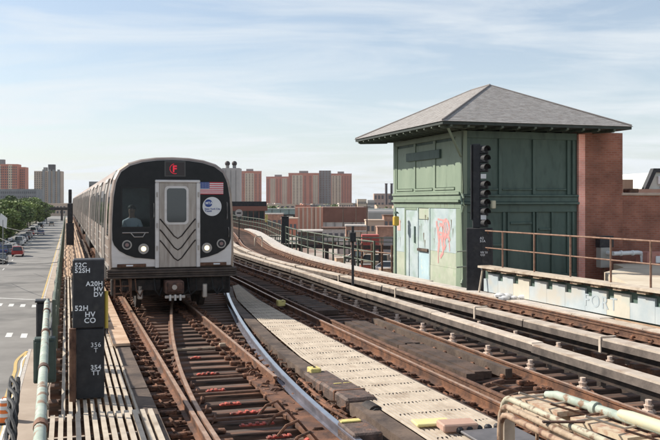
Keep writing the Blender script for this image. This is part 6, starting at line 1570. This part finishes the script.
for (px, Y, c_, k_), lb in zip(*yard_todo): car(PX(px, Y), Y, R(60 + px), c_, lb, k_)
# traffic barrel
tbz = empty('traffic_barrel', (-13.55, 35.4, GZ + .01), 0, 'orange and white striped traffic barrel on the pavement at the lower left', 'traffic barrel')
org = mat('barrel_orange', (0.8, 0.2, 0.04), None, .5)
zz0 = .08
MB().tube([(0, 0, 0), (0, 0, .08)], .34, 16).build('base', rubber_m, tbz)
for i, (a, b) in enumerate(((.08, .3), (.3, .45), (.45, .6), (.6, .75), (.75, .88), (.88, 1.0))):
    MB().tube([(0, 0, a), (0, 0, b - .003)], .29 - a * .07, 16, r2=.29 - b * .07).build('band', org if i % 2 == 0 else white_m, tbz, smooth=True)
MB().tube([(-.1, 0, 1.0), (-.08, 0, 1.08), (.08, 0, 1.08), (.1, 0, 1.0)], .02, 6).build('handle', org, tbz)
# street lamps on the right kerb
lampm = mat('lamp_post_grey', (0.22, 0.23, 0.23), None, .6, .3)
for k, (Y, o_, lb, side_) in enumerate(((96, -13.8, 'street lamp on the left pavement, nearest the crosswalk', 1), (140, -13.9, 'street lamp on the left pavement by the parked red car', 1), (190, -13.9, 'street lamp among the trees halfway up the street', 1), (250, -13.9, 'furthest street lamp up the street', 1))):
    e = empty('street_lamp', (kx(Y) + o_, Y, GZ), SH, lb, 'street lamp', 'street lamps on the left pavement')
    MB().tube([(0, 0, 0), (0, 0, 5.6), (.3, 0, 6.1), (1.6, 0, 6.4)], [.1, .07, .05, .04], 8).build('pole', lampm, e, smooth=True); MB().bbox(1.5, 2.2, -.14, .14, 6.33, 6.46, .03).build('lamp_head', lampm, e)
# white banner/awning at left edge
aw = empty('white_sign', (PX(3, 125), 125, GZ), R(10), 'white slanted sign at the far left edge in front of the trees', 'sign')
MB().tube([(0, 0, 0), (0, 0, 6.6)], .08, 8).build('post', lampm, aw); MB().add([(-.7, -.06, 6.0), (.5, -.06, 5.3), (.6, -.06, 6.9), (-.3, -.06, 7.6), (-.7, 0, 6.0), (.5, 0, 5.3), (.6, 0, 6.9), (-.3, 0, 7.6)], [(0, 1, 2, 3), (4, 7, 6, 5), (0, 4, 5, 1), (1, 5, 6, 2), (2, 6, 7, 3), (3, 7, 4, 0)]).build('panel', white_m, aw)
# overhead street wires
ow = empty('street_wires', (-30, 96, 0), 0, 'thin dark wires strung across the street above the crosswalk', 'wires')
for (a, b, z) in (((-45, 112), (-22, 79), -1.4), ((-42, 98), (-20, 66), -1.9), ((-60, 150), (-34, 120), -1.0)):
    pts = [(a[0] + (b[0] - a[0]) * t / 12, a[1] + (b[1] - a[1]) * t / 12, z - 1.2 * math.sin(math.pi * t / 12)) for t in range(13)]
    MB().tube(pts, .035, 4).build('wire', cable_m, ow, True)

# ------------------------------------------------------------------ haze
hz = MB().box(-1500, 1500, -300, 2600, GZ - 1, 64).build('haze', []); hz['kind'] = 'stuff'
hm = bpy.data.materials.new('haze_air'); hm.use_nodes = True; hn = hm.node_tree.nodes; hn.clear()
ho = hn.new('ShaderNodeOutputMaterial'); hp_ = hn.new('ShaderNodeVolumePrincipled'); hp_.inputs['Color'].default_value = (0.82, 0.88, 0.95, 1); hp_.inputs['Density'].default_value = 0.00006; hp_.inputs['Anisotropy'].default_value = 0.2
hm.node_tree.links.new(hp_.outputs[0], ho.inputs['Volume']); hz.data.materials.append(hm)
